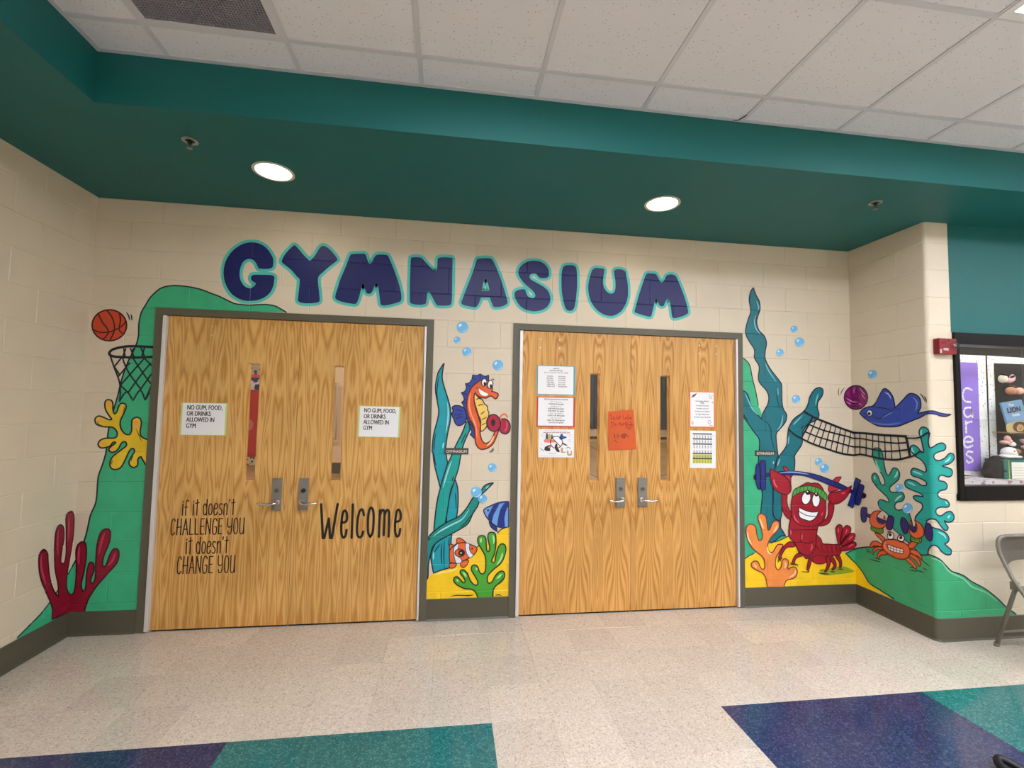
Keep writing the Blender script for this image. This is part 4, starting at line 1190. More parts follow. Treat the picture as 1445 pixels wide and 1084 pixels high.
lc = S6 + '350,305 385,322 405,380 420,480 438,555 463,585 485,552 510,512 550,517 575,560 568,620 520,668 482,700 477,738 510,760 570,752 613,768 625,810 600,848 550,860 527,890 537,928 570,940 622,930 668,960 690,1020 ' + S7 + '690,370 705,430 722,600 700,640 640,600 560,522 500,460 460,340 380,272 357,222 367,190 400,185 463,210! ' + S6 + '468,850 450,810 400,760 340,700 295,630 297,580 325,562 355,590 380,658 403,685 425,665 408,600 360,520 310,420 298,350 315,312'
t = fig('painted_coral', 'slimmer teal coral painted between the crab and the net', 'coral', 1255, 680)
d = Deco(WALL); d.shape(lc, (34, 156, 130), 2, (16, 40, 80), 2.0); d.done('coral_body', t)
d = Deco(WALL)
for s in (S6 + '330,430 350,490 380,550', S6 + '320,590 325,630', S6 + '555,540 545,580 520,610', S6 + '600,790 560,815 530,850'): d.stroke(s, (150, 224, 204), 3.4, 4, taper=True)
d.done('coral_highlight', t, kind='stuff')

# ---- barbell and lobster
t = fig('painted_barbell', 'blue barbell bending above the lobster head', 'barbell', 1145, 680)
NB = (28, 44, 124)
d = Deco(WALL); d.shape(A6 + '360,278! 440,264 600,252 760,265 900,295 1030,345 1130,385 1240,445! 1232,478! 1100,425 980,378 860,332 740,297 600,290 470,292 360,308!', NB, 15, INK2, 1.6)
d.stroke(A6 + '500,268 600,262 700,268 800,285', (150, 170, 226), 2.4, 17, taper=True); d.done('bar', t)
for s in ('245,288! 262,288! 262,345! 240,322', '292,180 268,190 256,300 275,415 305,428 312,300 300,190', '340,143 302,160 302,300 312,432 338,440 358,425 360,300 358,158', '1365,475! 1392,492 1385,522 1355,528!', '1320,383! 1372,402 1362,460 1330,590 1290,592 1278,570', '1290,320! 1335,345 1335,365 1255,612 1240,622 1202,600 1205,578'):
    d = Deco(WALL); d.shape(A6 + s, NB if '245,' not in s and '1365,4' not in s else (16, 18, 40), 14, INK2, 1.6)
    d.done('weight_plate', t)

t = fig('painted_lobster', 'red grinning lobster painted standing on yellow sand, claws raised', 'lobster', 1150, 750)
LR, LRD, LL = (164, 18, 42), (90, 6, 26), (232, 96, 116)
d = Deco(WALL)
for s in ('655,337 600,322 545,368 512,430 492,480 512,502 532,440 578,380 650,372', '740,438 690,440 650,480 628,540 647,555 672,490 742,462', '800,498 827,505 803,600 780,602', '990,458 1022,500 1012,570 972,632 958,625 985,560 972,480', '1030,458 1072,520 1077,580 1042,612 1033,600 1055,560 1018,500', '1080,458 1117,470 1137,540 1125,590 1113,585 1110,530 1078,482'):
    d = Deco(WALL); d.shape(A7 + s, LR, 11, LRD, 1.8); d.done('leg', t)
d = Deco(WALL)
d.shape(A7 + '860,262 900,270 925,295 942,340 1000,345 1060,350 1100,350 1130,420 1100,460 1040,462 985,470 972,530 900,547 840,520 832,480 770,492 748,460 700,400', LR, 12, LRD, 2.0)
for s in ('880,290 870,340 900,400 950,440', '935,340 930,390 980,440', '985,350 985,400 1010,450', '1030,355 1035,410 1050,455', '1070,355 1085,400 1090,450', '840,480 900,455 975,475'): d.stroke(A7 + s, LRD, 1.6, 14, taper=True)
d.done('tail', t)
d = Deco(WALL)
for s in ('1100,345 1075,215 1082,165 1115,145 1143,175 1135,260 1118,345', '1120,345 1140,210 1180,155 1225,175 1220,235 1160,310', '1120,360 1170,270 1230,235 1280,245 1270,290 1190,355', '1105,400 1170,355 1240,322 1287,330 1290,362 1240,395 1150,415'):
    d = Deco(WALL); d.shape(A7 + s, LR, 13, LRD, 1.8); d.done('tail_lobe', t)
d = Deco(WALL)
for s in ('1100,180 1100,230', '1190,190 1170,240', '1245,262 1205,300', '1255,345 1200,372'): d.stroke(A7 + s, LL, 2.6, 16, taper=True)
d.done('tail_highlight', t, kind='stuff')
d = Deco(WALL)
for s in ('530,482 577,485 577,560 592,630 625,680 628,735 590,735 550,690 527,620 524,540', '1000,580 1052,588 1052,660 1022,750 990,790 930,810 900,803 930,760 978,735 1000,670'):
    d = Deco(WALL); d.shape(A6 + s, LR, 12, LRD, 1.9)
    d.stroke(A6 + ('560,650 590,680 605,710' if s[0] == '5' else '940,745 985,755'), LRD, 1.3, 14); d.done('arm', t)
d = Deco(WALL)
for s in ('535,207! 572,215 602,252! 560,248', '540,300 600,292 617,330 612,380 560,330', '1132,310! 1080,315 1045,347 1013,385 1000,430 1010,465 1050,455 1100,440 1078,400 1110,350'):
    d = Deco(WALL); d.shape(A6 + s, (196, 40, 70), 13, LRD, 1.6); d.done('claw_thumb', t)
for s, h in (('410,225! 480,265 560,310 610,368 617,440 592,482 550,487 500,470 440,420 412,330 407,270', '440,330 450,380 480,420'), ('1235,398! 1215,460 1170,530 1110,575 1050,587 1008,560 1000,500 1030,470 1100,460 1180,430', '1130,480 1170,470')):
    d = Deco(WALL); d.shape(A6 + s, LR, 18, LRD, 2.0); d.stroke(A6 + h, LL, 3.0, 20, taper=True); d.done('claw', t)
d = Deco(WALL)
d.shape(A6 + '640,490 618,600 622,690 605,780 598,850 600,915 640,965 660,990 ' + A7 + '690,400 720,435 790,462 840,430 870,345 ' + A6 + '872,940 885,850 900,800 940,765 968,690 972,560 945,440 905,385 860,373 820,378 790,368 740,390 670,440', LR, 15, LRD, 2.2)
for s in (A6 + '622,700 660,770 740,810 830,815 900,790', A6 + '718,870 715,930 722,975', A6 + '605,925 650,972 720,975 800,985 850,960', A6 + '600,860 700,850 890,850'): d.stroke(s, LRD, 1.5, 17)
for s in (A6 + '645,690 660,740 700,780', A7 + '825,340 830,380 810,410', A6 + '615,850 615,900', A6 + '940,670 925,710', A6 + '730,890 725,950'): d.stroke(s, LL, 2.6, 18, taper=True)
d.done('body', t)
d = Deco(WALL); d.shape(A6 + '632,515! 640,462 665,430 740,405 820,402 900,425 960,465 982,505 970,562! 905,502 830,467 760,457 690,478', (92, 166, 74), 18, (24, 60, 26), 1.8)
for s in ('680,430 672,480', '710,418 704,472', '745,408 745,458', '785,404 785,455', '825,406 825,462', '865,415 860,475', '900,428 890,492', '930,448 918,510', '958,470 945,530'): d.stroke(A6 + s, (40, 96, 44), 1.3, 20)
d.done('headband', t)
for ex, ey, rx, ry, qx, qy, r in ((770, 525, 45, 66, 787, 468, 3.6), (870, 545, 40, 70, 874, 488, 3.0)):
    d = Deco(WALL); d.ellipse(1030 + ex / 7.225, 630 + ey / 7.225, rx / 7.225, ry / 7.225, (250, 250, 250), 21, ang=0.2 if ex < 800 else 0, stroke=INK, w=1.8)
    d.ellipse(1030 + qx / 7.225, 630 + qy / 7.225, r, r, (12, 12, 16), 23); d.ellipse(1030 + qx / 7.225 - 0.6, 630 + qy / 7.225 - 1.2, 1, 1, (250, 250, 250), 24); d.done('eye', t)
d = Deco(WALL); d.shape(A6 + '697,620! 760,650 830,668 897,662! 870,720 820,757 760,747 700,712', (250, 250, 252), 20, INK, 1.8)
d.stroke(A6 + '700,662 770,700 868,715', INK, 1.4, 22); d.done('teeth', t)
d = Deco(WALL)
for s in ('480,510 540,485', '480,535 510,505 515,525', '600,560 640,545 700,555', '620,535 665,545', '725,625 800,630 805,620 770,600', '910,615 960,605', '920,645 1010,650', '1020,625 1070,630', '1095,600 1150,602 1155,598'): d.stroke(A7 + s, (30, 36, 20), 1.8, 9, taper=True)
d.done('sand_mark', t, kind='stuff')

# ---- crab and dumbbells
t = fig('painted_crab', 'orange grinning crab painted on the green hill, green wristbands', 'crab', 1265, 772)
CO_, COD = (222, 104, 60), (110, 34, 22)
d = Deco(WALL)
for s in ('402,642 340,605 292,618 275,660 290,672 330,650 400,668', '402,662 330,672 300,712 316,720 350,692 402,692', '430,700 370,712 350,760 362,782 385,750 452,738', '680,690 750,702 800,760 802,802 770,762 690,732', '690,730 750,762 790,820 780,862 740,802 670,752', '650,768 700,800 747,860 742,892 700,850 638,792'):
    d = Deco(WALL); d.shape(S7 + s, CO_, 6, COD, 1.7); d.done('leg', t)
d = Deco(WALL)
for s in ('325,518! 385,540 432,590 412,612 365,572 330,535', '770,620! 722,672 670,682 652,658 708,608'):
    d = Deco(WALL); d.shape(S7 + s, CO_, 6, COD, 1.7); d.done('arm', t)
d = Deco(WALL); d.shape(S7 + '420,600 480,588 560,595 640,632 680,680 682,740 642,785 570,787 490,752 420,702 400,650', CO_, 8, COD, 2.0)
d.stroke(S7 + '440,610 425,650 445,690 500,735', (246, 166, 130), 2.6, 10, taper=True); d.done('body', t)
d = Deco(WALL); d.shape(S7 + '458,638! 530,665 617,690! 610,730 550,722 470,692', (250, 250, 250), 10, COD, 1.4)
d.stroke(S7 + '462,665 530,692 612,712', COD, 1.0, 12)
for s in ('490,650 487,700', '520,662 517,712', '552,672 548,722', '585,682 580,728'): d.stroke(S7 + s, COD, 1.0, 12)
d.done('teeth', t)
for ex, ey, rx, ry, qx, qy in ((487, 552, 34, 38, 483, 540), (592, 578, 34, 36, 592, 570)):
    d = Deco(WALL); d.ellipse(1190 + ex / 7.225, 680 + ey / 7.225, rx / 7.225, ry / 7.225, (250, 250, 250), 9, stroke=INK, w=1.6)
    d.ellipse(1190 + qx / 7.225, 680 + qy / 7.225, 2.2, 2.2, (12, 12, 16), 11)
    d.stroke(S7 + ('450,512 480,508 500,515' if ex < 500 else '560,552 585,545 610,560'), INK, 1.4, 11, taper=True); d.done('eye', t)
for s in ('290,447! 345,465 412,480! 405,525 350,517 288,490', '698,548! 750,562 802,575! 797,620 745,618 698,598'):
    d = Deco(WALL); d.shape(S7 + s, (110, 176, 50), 9, (30, 60, 20), 1.6)
    P = parse(S7 + s)
    for k in range(1, 6):
        x = P[0][0] + (P[2][0] - P[0][0]) * k / 6; y = P[0][1] + (P[2][1] - P[0][1]) * k / 6
        d.stroke([(x, y + 0.6), (x - 0.4, y + 5.4)], (44, 84, 26), 1.2, 11)
    d.done('wristband', t)
d = Deco(WALL)
for s in ('235,695 262,692', '240,712 290,718', '295,738 320,742', '270,790 390,820', '310,772 395,797', '680,880 700,872 720,885', '670,900 760,915', '740,900 830,925', '810,875 860,905', '790,790 890,865'): d.stroke(S7 + s, INK, 1.6, 4, taper=True)
d.done('grass_mark', t, kind='stuff')
PU = (52, 36, 110)
for nm, lab, shafts, plates, claw, th in (
  ('painted_dumbbell', 'purple dumbbell gripped in the crab claw nearer the lobster', ('230,318! 300,342 452,402! 450,442! 350,402 228,348!',), ('192,268 235,265 245,290 236,400 197,405 184,340', '480,345 520,372 502,478 462,487 445,460 458,372'),
   '395,298! 330,300 287,340 276,400 300,450 360,475 415,468 440,440 445,415! 400,432 362,410 348,370 360,330', '415,375! 420,340! 437,380!'),
  ('painted_dumbbell', 'purple dumbbell gripped in the crab claw nearer the display case', ('640,428! 750,468 862,500! 862,528! 740,508 650,472!',), ('600,370 640,380 667,440 657,520 620,522 590,440', '850,430 895,435 914,520 905,598 865,590 838,520'),
   '732,388! 795,430 830,500 820,555 760,578 705,552 680,500 682,480! 720,515 752,500 758,450', '678,430! 690,385! 702,430!')):
    q = parse(S7 + plates[0])[0]
    t2 = fig(nm, lab, 'dumbbell', q[0], q[1])
    d = Deco(WALL)
    for s in shafts: d.shape(S7 + s, PU, 9, INK2, 1.4)
    d.done('handle', t2)
    for s in plates: d = Deco(WALL); d.shape(S7 + s, PU, 12, INK2, 1.7); d.done('weight_plate', t2)
    d = Deco(WALL); d.shape(S7 + claw, CO_, 15, COD, 1.8); d.shape(S7 + th, CO_, 8, COD, 1.2); d.done('claw', t)

# ================================================================== WRITING
# narrow one-stroke hand lettering on a 1 x 1 cell (x right, y up); each stroke a list of points
GL = {
 'i': (0.18, [[(.5, 0), (.5, .72)], [(.5, .84), (.5, .90)]]),
 'f': (0.55, [[(.3, 0), (.3, .7), (.42, .93), (.75, .96), (.95, .86)], [(.0, .52), (.8, .52)]]),
 't': (0.5, [[(.5, 0), (.5, 1.0)], [(0, .76), (1, .80)]]),
 'd': (0.62, [[(.9, 1.0), (.9, .1)], [(.9, .2), (.65, .02), (.25, .05), (.08, .35), (.15, .62), (.5, .72), (.9, .5)], [(.9, 0), (.9, .15)]]),
 'o': (0.55, [[(.5, 0), (.15, .1), (.05, .36), (.15, .62), (.5, .72), (.85, .62), (.95, .36), (.85, .1), (.5, 0)]]),
 'e': (0.58, [[(.1, .40), (.85, .44), (.95, .6), (.7, .72), (.3, .70), (.08, .45), (.1, .15), (.4, 0), (.8, .04), (.95, .2)]]),
 's': (0.5, [[(.9, .66), (.5, .73), (.15, .62), (.25, .45), (.75, .32), (.9, .15), (.55, 0), (.1, .06)]]),
 'n': (0.55, [[(.1, 0), (.1, .70)], [(.1, .5), (.4, .72), (.8, .68), (.9, .45), (.9, 0)]]),
 "'": (0.2, [[(.6, 1.0), (.4, .84)]]),
 'C': (0.5, [[(.95, .84), (.75, .98), (.35, .96), (.1, .7), (.05, .35), (.2, .06), (.6, 0), (.95, .14)]]),
 'H': (0.6, [[(.1, 0), (.15, 1)], [(.9, 0), (.9, 1)], [(0, .45), (1, .5)]]),
 'A': (0.62, [[(0, 0), (.5, 1), (1, 0)], [(.18, .34), (.85, .34)]]),
 'L': (0.48, [[(.1, 1), (.1, 0.02), (.95, 0.02)]]),
 'E': (0.5, [[(.95, .98), (.1, .98), (.1, 0.02), (.95, 0.02)], [(.1, .5), (.8, .52)]]),
 'N': (0.62, [[(.05, 0), (.08, 1), (.92, 0.02), (.95, 1)]]),
 'G': (0.58, [[(.95, .84), (.7, .98), (.3, .94), (.08, .65), (.06, .3), (.25, .04), (.65, 0), (.92, .12), (.92, .45), (.55, .45)]]),
 'Y': (0.62, [[(.05, 1), (.1, .55), (.4, .42), (.85, .5)], [(.95, 1), (.9, .2), (.6, 0), (.25, .05), (.2, .2)]]),
 'O': (0.58, [[(.5, 0), (.15, .12), (.05, .5), (.15, .86), (.5, 1), (.85, .86), (.95, .5), (.85, .12), (.5, 0)]]),
 'U': (0.58, [[(.05, 1), (.06, .25), (.25, .02), (.6, 0), (.88, .2), (.95, 1)], [(.93, .5), (.97, 0)]]),
 'W': (1.0, [[(.02, 1), (.2, .02), (.28, .02), (.5, .58), (.62, .02), (.72, .02), (.98, 1)]]),
 'l': (0.12, [[(.5, 0), (.5, 1.0)]]),
 'c': (0.5, [[(.95, .72), (.7, .90), (.3, .84), (.06, .5), (.08, .12), (.4, 0), (.75, .04), (.92, .18)]]),
 'm': (0.72, [[(.08, 0), (.08, .88)], [(.08, .7), (.28, .88), (.48, .84), (.52, .6), (.5, .05)], [(.52, .7), (.7, .88), (.9, .84), (.95, .6), (.95, 0)]]),
 'a': (0.6, [[(.85, .7), (.4, .72), (.08, .35), (.3, .02), (.7, .1), (.88, .68), (.85, .1), (1, 0)]]),
 'x': (0.55, [[(.05, .7), (.95, 0)], [(.9, .72), (.05, 0)]]),
 'D': (0.62, [[(.1, 1), (.12, 0), (.6, .05), (.95, .4), (.75, .85), (.0, .98)]]),
 'r': (0.45, [[(.15, .7), (.2, 0)], [(.2, .45), (.5, .7), (.95, .62)]]),
 '!': (0.2, [[(.6, 1), (.45, .35)], [(.4, .08), (.42, .0)]]),
}
def hand(deco, text, x, z, h, w, col, layer=2, sx=1.0, slope=0.0, gap=0.16, space=0.45, tall=None, width=None):
    """one line starting at (x, z) on the surface; h capital height; width: total advance to fit"""
    adv = sum((GL[c][0] + gap) if c != ' ' else space for c in text) - gap
    k = (width / adv) if width else h * sx
    cx0 = x
    for c in text:
        if c == ' ': cx0 += space * k; continue
        wd, strokes = GL[c]
        for st in strokes:
            hh = h
            P = [(cx0 + p[0] * wd * k, z + p[1] * hh + slope * (cx0 + p[0] * wd * k - x)) for p in st]
            if c in 'LEANWHx':
                for a_, b__ in zip(P[:-1], P[1:]): deco.stroke_uz([a_, b__], col, w, layer, False)
                continue
            if len(P) > 2:
                Q = smooth_path([(p[0] * 1000, p[1] * 1000, False) for p in P], False, 5); P = [(a / 1000, b_ / 1000) for a, b_ in Q]
            deco.stroke_uz(P, col, w, layer, False)
        cx0 += (wd + gap) * k
    return deco

def type_mesh(s, size, bold=0.0, align='LEFT', sx=1.0, shear=0.0, spacing=1.0):
    cu = bpy.data.curves.new('t', 'FONT'); cu.body = s; cu.size = size; cu.offset = bold; cu.align_x = align; cu.shear = shear
    cu.space_character = spacing; cu.resolution_u = 3
    o = bpy.data.objects.new('t', cu); COL.objects.link(o)
    me = bpy.data.meshes.new_from_object(o.evaluated_get(bpy.context.evaluated_depsgraph_get()))
    bpy.data.objects.remove(o); bpy.data.curves.remove(cu)
    if sx != 1.0:
        for v in me.vertices: v.co.x *= sx
    return me
def lettering(name, rows, mat, parent, y, off):
    """rows: (text, x, z, size, bold, align[, sx]) set in the plane y; each row its own part"""
    for r in rows:
        bm = bmesh.new()
        for q_, dx in enumerate((0, -r[4], r[4]) if r[4] else (0,)):
            me = type_mesh(r[0], r[3], 0, r[5], r[6] if len(r) > 6 else 1.0)
            me.transform(Matrix.Translation((r[1] + dx, y - 0.00012 * q_, r[2])) @ Matrix.Rotation(pi / 2, 4, 'X'))
            bm.from_mesh(me); bpy.data.meshes.remove(me)
        bmesh.ops.translate(bm, vec=-Vector(off), verts=bm.verts)
        me = bpy.data.meshes.new(name); bm.to_mesh(me); bm.free()
        link('text_line' if len(rows) > 1 else name, me, [mat], parent)

PRINT = flat('print_black', (24, 24, 28), 0.6)
PRINTG = flat('print_grey', (96, 98, 104), 0.6)
PRINTR = flat('print_red', (150, 36, 50), 0.6)
PAPER = flat('paper_white', (240, 240, 242), 0.35)
INKP = lambda c: flat('ink_%02x%02x%02x' % tuple(c), c, 0.55)

# vinyl words on the left doors
t = thing('vinyl_lettering', (-1.83, YD, 0.65), 'thin black vinyl phrase of four lines on the leftmost door', 'lettering')
def quad_px(a, b_): return DOOR.uz(*a), DOOR.uz(*b_)
for txt, a, b_, h, sl in (("if it doesn't", (256.5, 727.3), (331, 725.8), 0.108, 0), ('CHALLENGE YOU', (240.8, 755), (344, 752.6), 0.110, 0), ("it doesn't", (261.8, 781.8), (321.5, 780.6), 0.112, 0), ('CHANGE YOU', (249.5, 810), (331, 807.5), 0.116, 0)):
    p, q = quad_px(a, b_)
    d = Deco(DOOR); hand(d, txt, p[0], p[1], h, 1.4, (30, 14, 18), 1, width=q[0] - p[0], space=0.42, gap=0.20)
    d.done('text_line', t, INKP)
t = thing('vinyl_lettering', (-0.80, YD, 0.72), 'bold black vinyl word Welcome on the door left of the pier', 'lettering')
for ch, x0_, x1_, z0_, z1_ in (('W', 450.7, 477, 760.5, 711.5), ('e', 480.5, 491, 758.5, 707), ('l', 495.8, 498.3, 759, 712), ('c', 503, 514.5, 758.2, 715), ('o', 518, 528.5, 757.5, 712), ('m', 533.5, 550.5, 757.5, 715), ('e', 556.5, 566.5, 757, 706)):
    p = DOOR.uz(x0_, z0_); q = DOOR.uz(x1_, z1_)
    d = Deco(DOOR)
    wd, strokes = GL[ch]
    hh = (q[1] - p[1]) * (1.25 if ch == 'o' else 1.0)
    for st in strokes:
        P = [(p[0] + a * (q[0] - p[0]), p[1] + b_ * hh) for a, b_ in st]
        if ch == 'W':
            for a_, b_ in zip(P[:-1], P[1:]): d.stroke_uz([a_, b_], (14, 14, 16), 3.3, 1, False)
            continue
        if ch != 'l': P = [(a / 1000, b_ / 1000) for a, b_ in smooth_path([(u * 1000, v * 1000, False) for u, v in P], False, 6)]
        d.stroke_uz(P, (14, 14, 16), 3.3, 1, False)
    d.done('letter', t, INKP)

def paper(name, label, cx0, cz, w, h, rim, border, ang=0.0, y=YD, cat='sign', thick=0.0015):
    """laminated sheet: coloured backing card and white sheet; built flat in its own axes, facing -y"""
    t = thing(name, (cx0, y, cz), label, cat)
    t.rotation_euler = (0, ang, 0)
    if border is not None:
        box('backing_card', -w/2, w/2, -thick, -0.0002, -h/2, h/2, flat('card_%02x%02x%02x' % border, border, 0.45), t)
        box('sheet', -w/2 + rim[0], w/2 - rim[1], -thick - 0.0006, -thick, -h/2 + rim[2], h/2 - rim[3], PAPER, t)
    else:
        box('sheet', -w/2, w/2, -thick - 0.0006, -0.0002, -h/2, h/2, PAPER, t)
    return t
YT = -0.0015 - 0.0011
Z0 = (0, 0, 0)
LIME = (196, 214, 140)
for cx0, lab in ((-1.894, 'white no gum, food or drinks notice with lime edge, on the leftmost door'), (-0.687, 'white no gum, food or drinks notice with lime edge, on the Welcome door')):
    t = paper('paper_sign', lab, cx0, 1.4545, 0.303, 0.230, (0.010, 0.012, 0.004, 0.004), LIME, ang=0.01 if cx0 > -1 else 0.0)
    lettering('lettering', [(s, -0.113, 0.066 - 0.043 * k, 0.046, 0.0010, 'LEFT', 0.66) for k, s in enumerate(('NO GUM, FOOD,', 'OR DRINKS', 'ALLOWED IN', 'GYM'))], PRINT, t, YT, Z0)

t = paper('paper_sign', 'half day schedule sheet with bright teal edge, topmost of three on the door', 0.652, 1.799, 0.306, 0.230, (0.008, 0.013, 0.005, 0.005), (52, 160, 188))
R = [('2025-26', 0, 0.087, 0.0145, 0.0004, 'CENTER'), ('Half Day Schedule', 0, 0.0715, 0.0145, 0.0004, 'CENTER'), ('(Oct 16, 11/26, 2/13, 3/12, 5/21, 6/4/26)', 0, 0.056, 0.012, 0.0001, 'CENTER')]
for k, (a, b_) in enumerate((('7:55-8:25', '4th Grade'), ('8:25-8:55', '3rd Grade'), ('9:00-9:30', '2nd Grade'), ('9:30-10:00', '1st Grade'), ('10:05-10:35', '5th Grade'), ('10:40-11:10', 'Kindergarten'))):
    R += [(a, -0.075, 0.026 - 0.0158 * k, 0.0135, 0.0003, 'LEFT'), (b_, 0.018, 0.026 - 0.0158 * k, 0.0135, 0.0003, 'LEFT')]
lettering('lettering', R, PRINT, t, YT, Z0)
t = paper('paper_sign', 'special areas schedule sheet with red edge, middle of three on the door', 0.654, 1.551, 0.305, 0.235, (0.010, 0.013, 0.009, 0.006), (188, 62, 48))
lettering('heading', [('2025-26 Special Areas Schedule', 0, 0.093, 0.0150, 0.0006, 'CENTER')], PRINTR, t, YT, Z0)
R, R2 = [], []
for k, (s, bold) in enumerate((('7:45 - 7:50 line up', 0), ('7:50-8:35 5th grade', 1), ('8:35-8:40 line up', 0), ('8:45-9:30 2nd grade', 1), ('9:40-10:25 1st grade', 1), ('10:30-11:00 duty/plan', 0), ('11:00-11:45 4th grade', 1), ('12:00-12:45 Lunch', 0), ('1:00-1:45 Kindergarten', 1), ('1:50-2:35 3rd grade', 1))):
    (R if bold else R2).append((s, 0, 0.074 - 0.0180 * k, 0.0155 if bold else 0.013, 0.0005 if bold else 0.0, 'CENTER'))
lettering('lettering', R, PRINT, t, YT, Z0); lettering('lettering', R2, PRINTG, t, YT, Z0)

t = paper('paper_sign', 'shoe poster with a crossed circle, lowest of three on the door', 0.660, 1.306, 0.284, 0.218, None, None)
lettering('heading', [('For your PE days, wear your shoes...', 0, 0.093, 0.0125, 0.0, 'CENTER')], PRINTG, t, YT, Z0)
lettering('heading', [('These are not good shoes for running in PE', 0, 0.080, 0.0122, 0.0006, 'CENTER')], PRINTR, t, YT, Z0)
class Flat2:
    local = True
    def __init__(s, k): s.k = k
    def uz(s, x, y): return ((x - s.k[0]) / s.k[2], (s.k[1] - y) / s.k[3])
    def split(s, bm): pass
    def place(s, u, z, layer, g=True): return Vector((u, YT - 0.0002 - 0.0002 * layer, z))
PS = Flat2((335, 540, 1700.0, 1770.0))      # readings of the poster at ~9.63 px per photograph pixel
d = Deco(PS)
for s, c in (('195,410 215,405 222,475 192,478', (40, 80, 140)), ('225,420 250,415 255,480 228,482', (214, 176, 60)), ('262,425 285,425 285,475 262,480', (70, 130, 70)), ('180,485 260,488 300,500 330,525 180,528', (236, 128, 118)), ('375,470 395,415 415,408 430,440 465,445 472,462 430,478 400,492', (40, 84, 146))): d.fill(s, c, 1)
for s in ('175,620 185,590 240,565 270,575 250,610 255,640 215,645 180,635', '320,560 345,545 355,600 380,640 375,660 340,650 315,600', '415,525 480,560 485,572 430,555'): d.fill(s, (52, 34, 32), 1)
for s in ('400,605 425,600 430,650 465,655 460,668 400,665', '480,640 500,640 505,680 530,680 530,640 548,650 545,700 490,702'): d.fill(s, (190, 166, 122), 1)
d.fill('225,590 262,575 262,590 235,605', (206, 130, 122), 2)
d.done('shoe_picture', t, INKP, kind='stuff')
d = Deco(PS)
P = [PS.uz(335 + 82 * cos(a * pi / 16), 525 + 82 * sin(a * pi / 16)) for a in range(32)]
d.stroke_uz(P, (60, 24, 28), 1.15, 4, True); d.stroke_uz([PS.uz(280, 470), PS.uz(390, 582)], (60, 24, 28), 1.15, 4, False)
d.done('crossed_circle', t, INKP)
d = Deco(PS)
for x, y, w_ in ((120, 420, 40), (120, 440, 45), (480, 420, 60), (485, 440, 55), (490, 490, 45), (490, 510, 50), (120, 555, 30), (235, 675, 100), (240, 685, 90), (110, 640, 30)): d.stroke_uz([PS.uz(x, y), PS.uz(x + w_, y)], (176, 178, 184), 0.35, 1, False)
d.stroke_uz([PS.uz(105, 712), PS.uz(570, 712)], (190, 192, 196), 0.25, 1, False)
for s in ('120,605 165,645', '470,605 500,595 530,608'): d.stroke(s, (40, 40, 50), 0.8, 1)
d.done('caption', t, INKP, kind='stuff')

t = paper('paper_sign', 'rules sheet with orange edge above the calendar, on the rightmost door', 1.878, 1.5895, 0.222, 0.298, (0.008, 0.009, 0.012, 0.006), (240, 112, 58))
lettering('lettering', [('The Excellent Player\'s', 0, 0.066, 0.0135, 0.0004, 'CENTER'), ('Pledge', 0, 0.052, 0.0135, 0.0004, 'CENTER')] + [(s, 0, 0.030 - 0.0235 * k, 0.0122, 0.0003, 'CENTER') for k, s in enumerate(('The Player listens well', 'The Player tries hard', 'The Player shows kindness', 'The Player follows rules', 'The Player shares with others'))], PRINT, t, YT, Z0)
d = Deco(type('S', (Flat2,), {})((0, 0, 1000.0, 1000.0)))
def seg(d, a, b_, w_=0.5, c=(60, 60, 66)): d.stroke_uz([a, b_], c, w_, 1, False)
for k in range(4): seg(d, (-0.092 + 0.008 * k, 0.098 + 0.004 * k), (-0.078 + 0.010 * k, 0.122 + 0.004 * k), 0.9)
for cx0, cz, r in ((0.075, 0.105, 0.011), (0.062, -0.098, 0.013), (-0.086, -0.112, 0.008), (0.092, 0.062, 0.005)):
    d.stroke_uz([(cx0 + r * cos(q * pi / 8), cz + r * sin(q * pi / 8)) for q in range(16)], (90, 90, 96), 0.5, 1, True)
for a, b_ in (((0.056, 0.122), (0.066, 0.128)), ((0.088, 0.125), (0.094, 0.118)), ((0.06, -0.122), (0.09, -0.13)), ((-0.092, -0.098), (-0.084, -0.09))): seg(d, a, b_)
d.done('doodle', t, INKP, kind='stuff')

t = paper('paper_sign', 'calendar table with yellow lower rows, curled sheet on the rightmost door', 1.8835, 1.268, 0.223, 0.302, None, None, ang=0.008)
d = Deco(type('S', (Flat2,), {})((0, 0, 1000.0, 1000.0)))
def rc(x0_, x1_, z0_, z1_, c, L): d.fill_uz([[(x0_, z0_), (x1_, z0_), (x1_, z1_), (x0_, z1_)]], c, L)
X0_, X1_ = -0.090, 0.078
rc(X0_, X1_, -0.112, -0.040, (206, 204, 96), 0)
for z in (0.120, 0.079, 0.038, -0.038, -0.080): rc(X0_, X1_, z, z + 0.009, (40, 32, 44), 2)
for r_ in range(6):
    zt = 0.118 - 0.0405 * r_
    for c_ in range(7):
        x = X0_ + 0.012 + c_ * 0.0243
        rc(x - 0.0012, x + 0.0012, zt - 0.030, zt - 0.003, (96, 96, 104), 1)
        for q in range(3): rc(x - 0.005, x + 0.006, zt - 0.009 - q * 0.008, zt - 0.0065 - q * 0.008, (118, 118, 124), 1)
rc(0.083, 0.098, 0.112, 0.115, (150, 150, 154), 1)
d.done('calendar_table', t, INKP, kind='stuff')

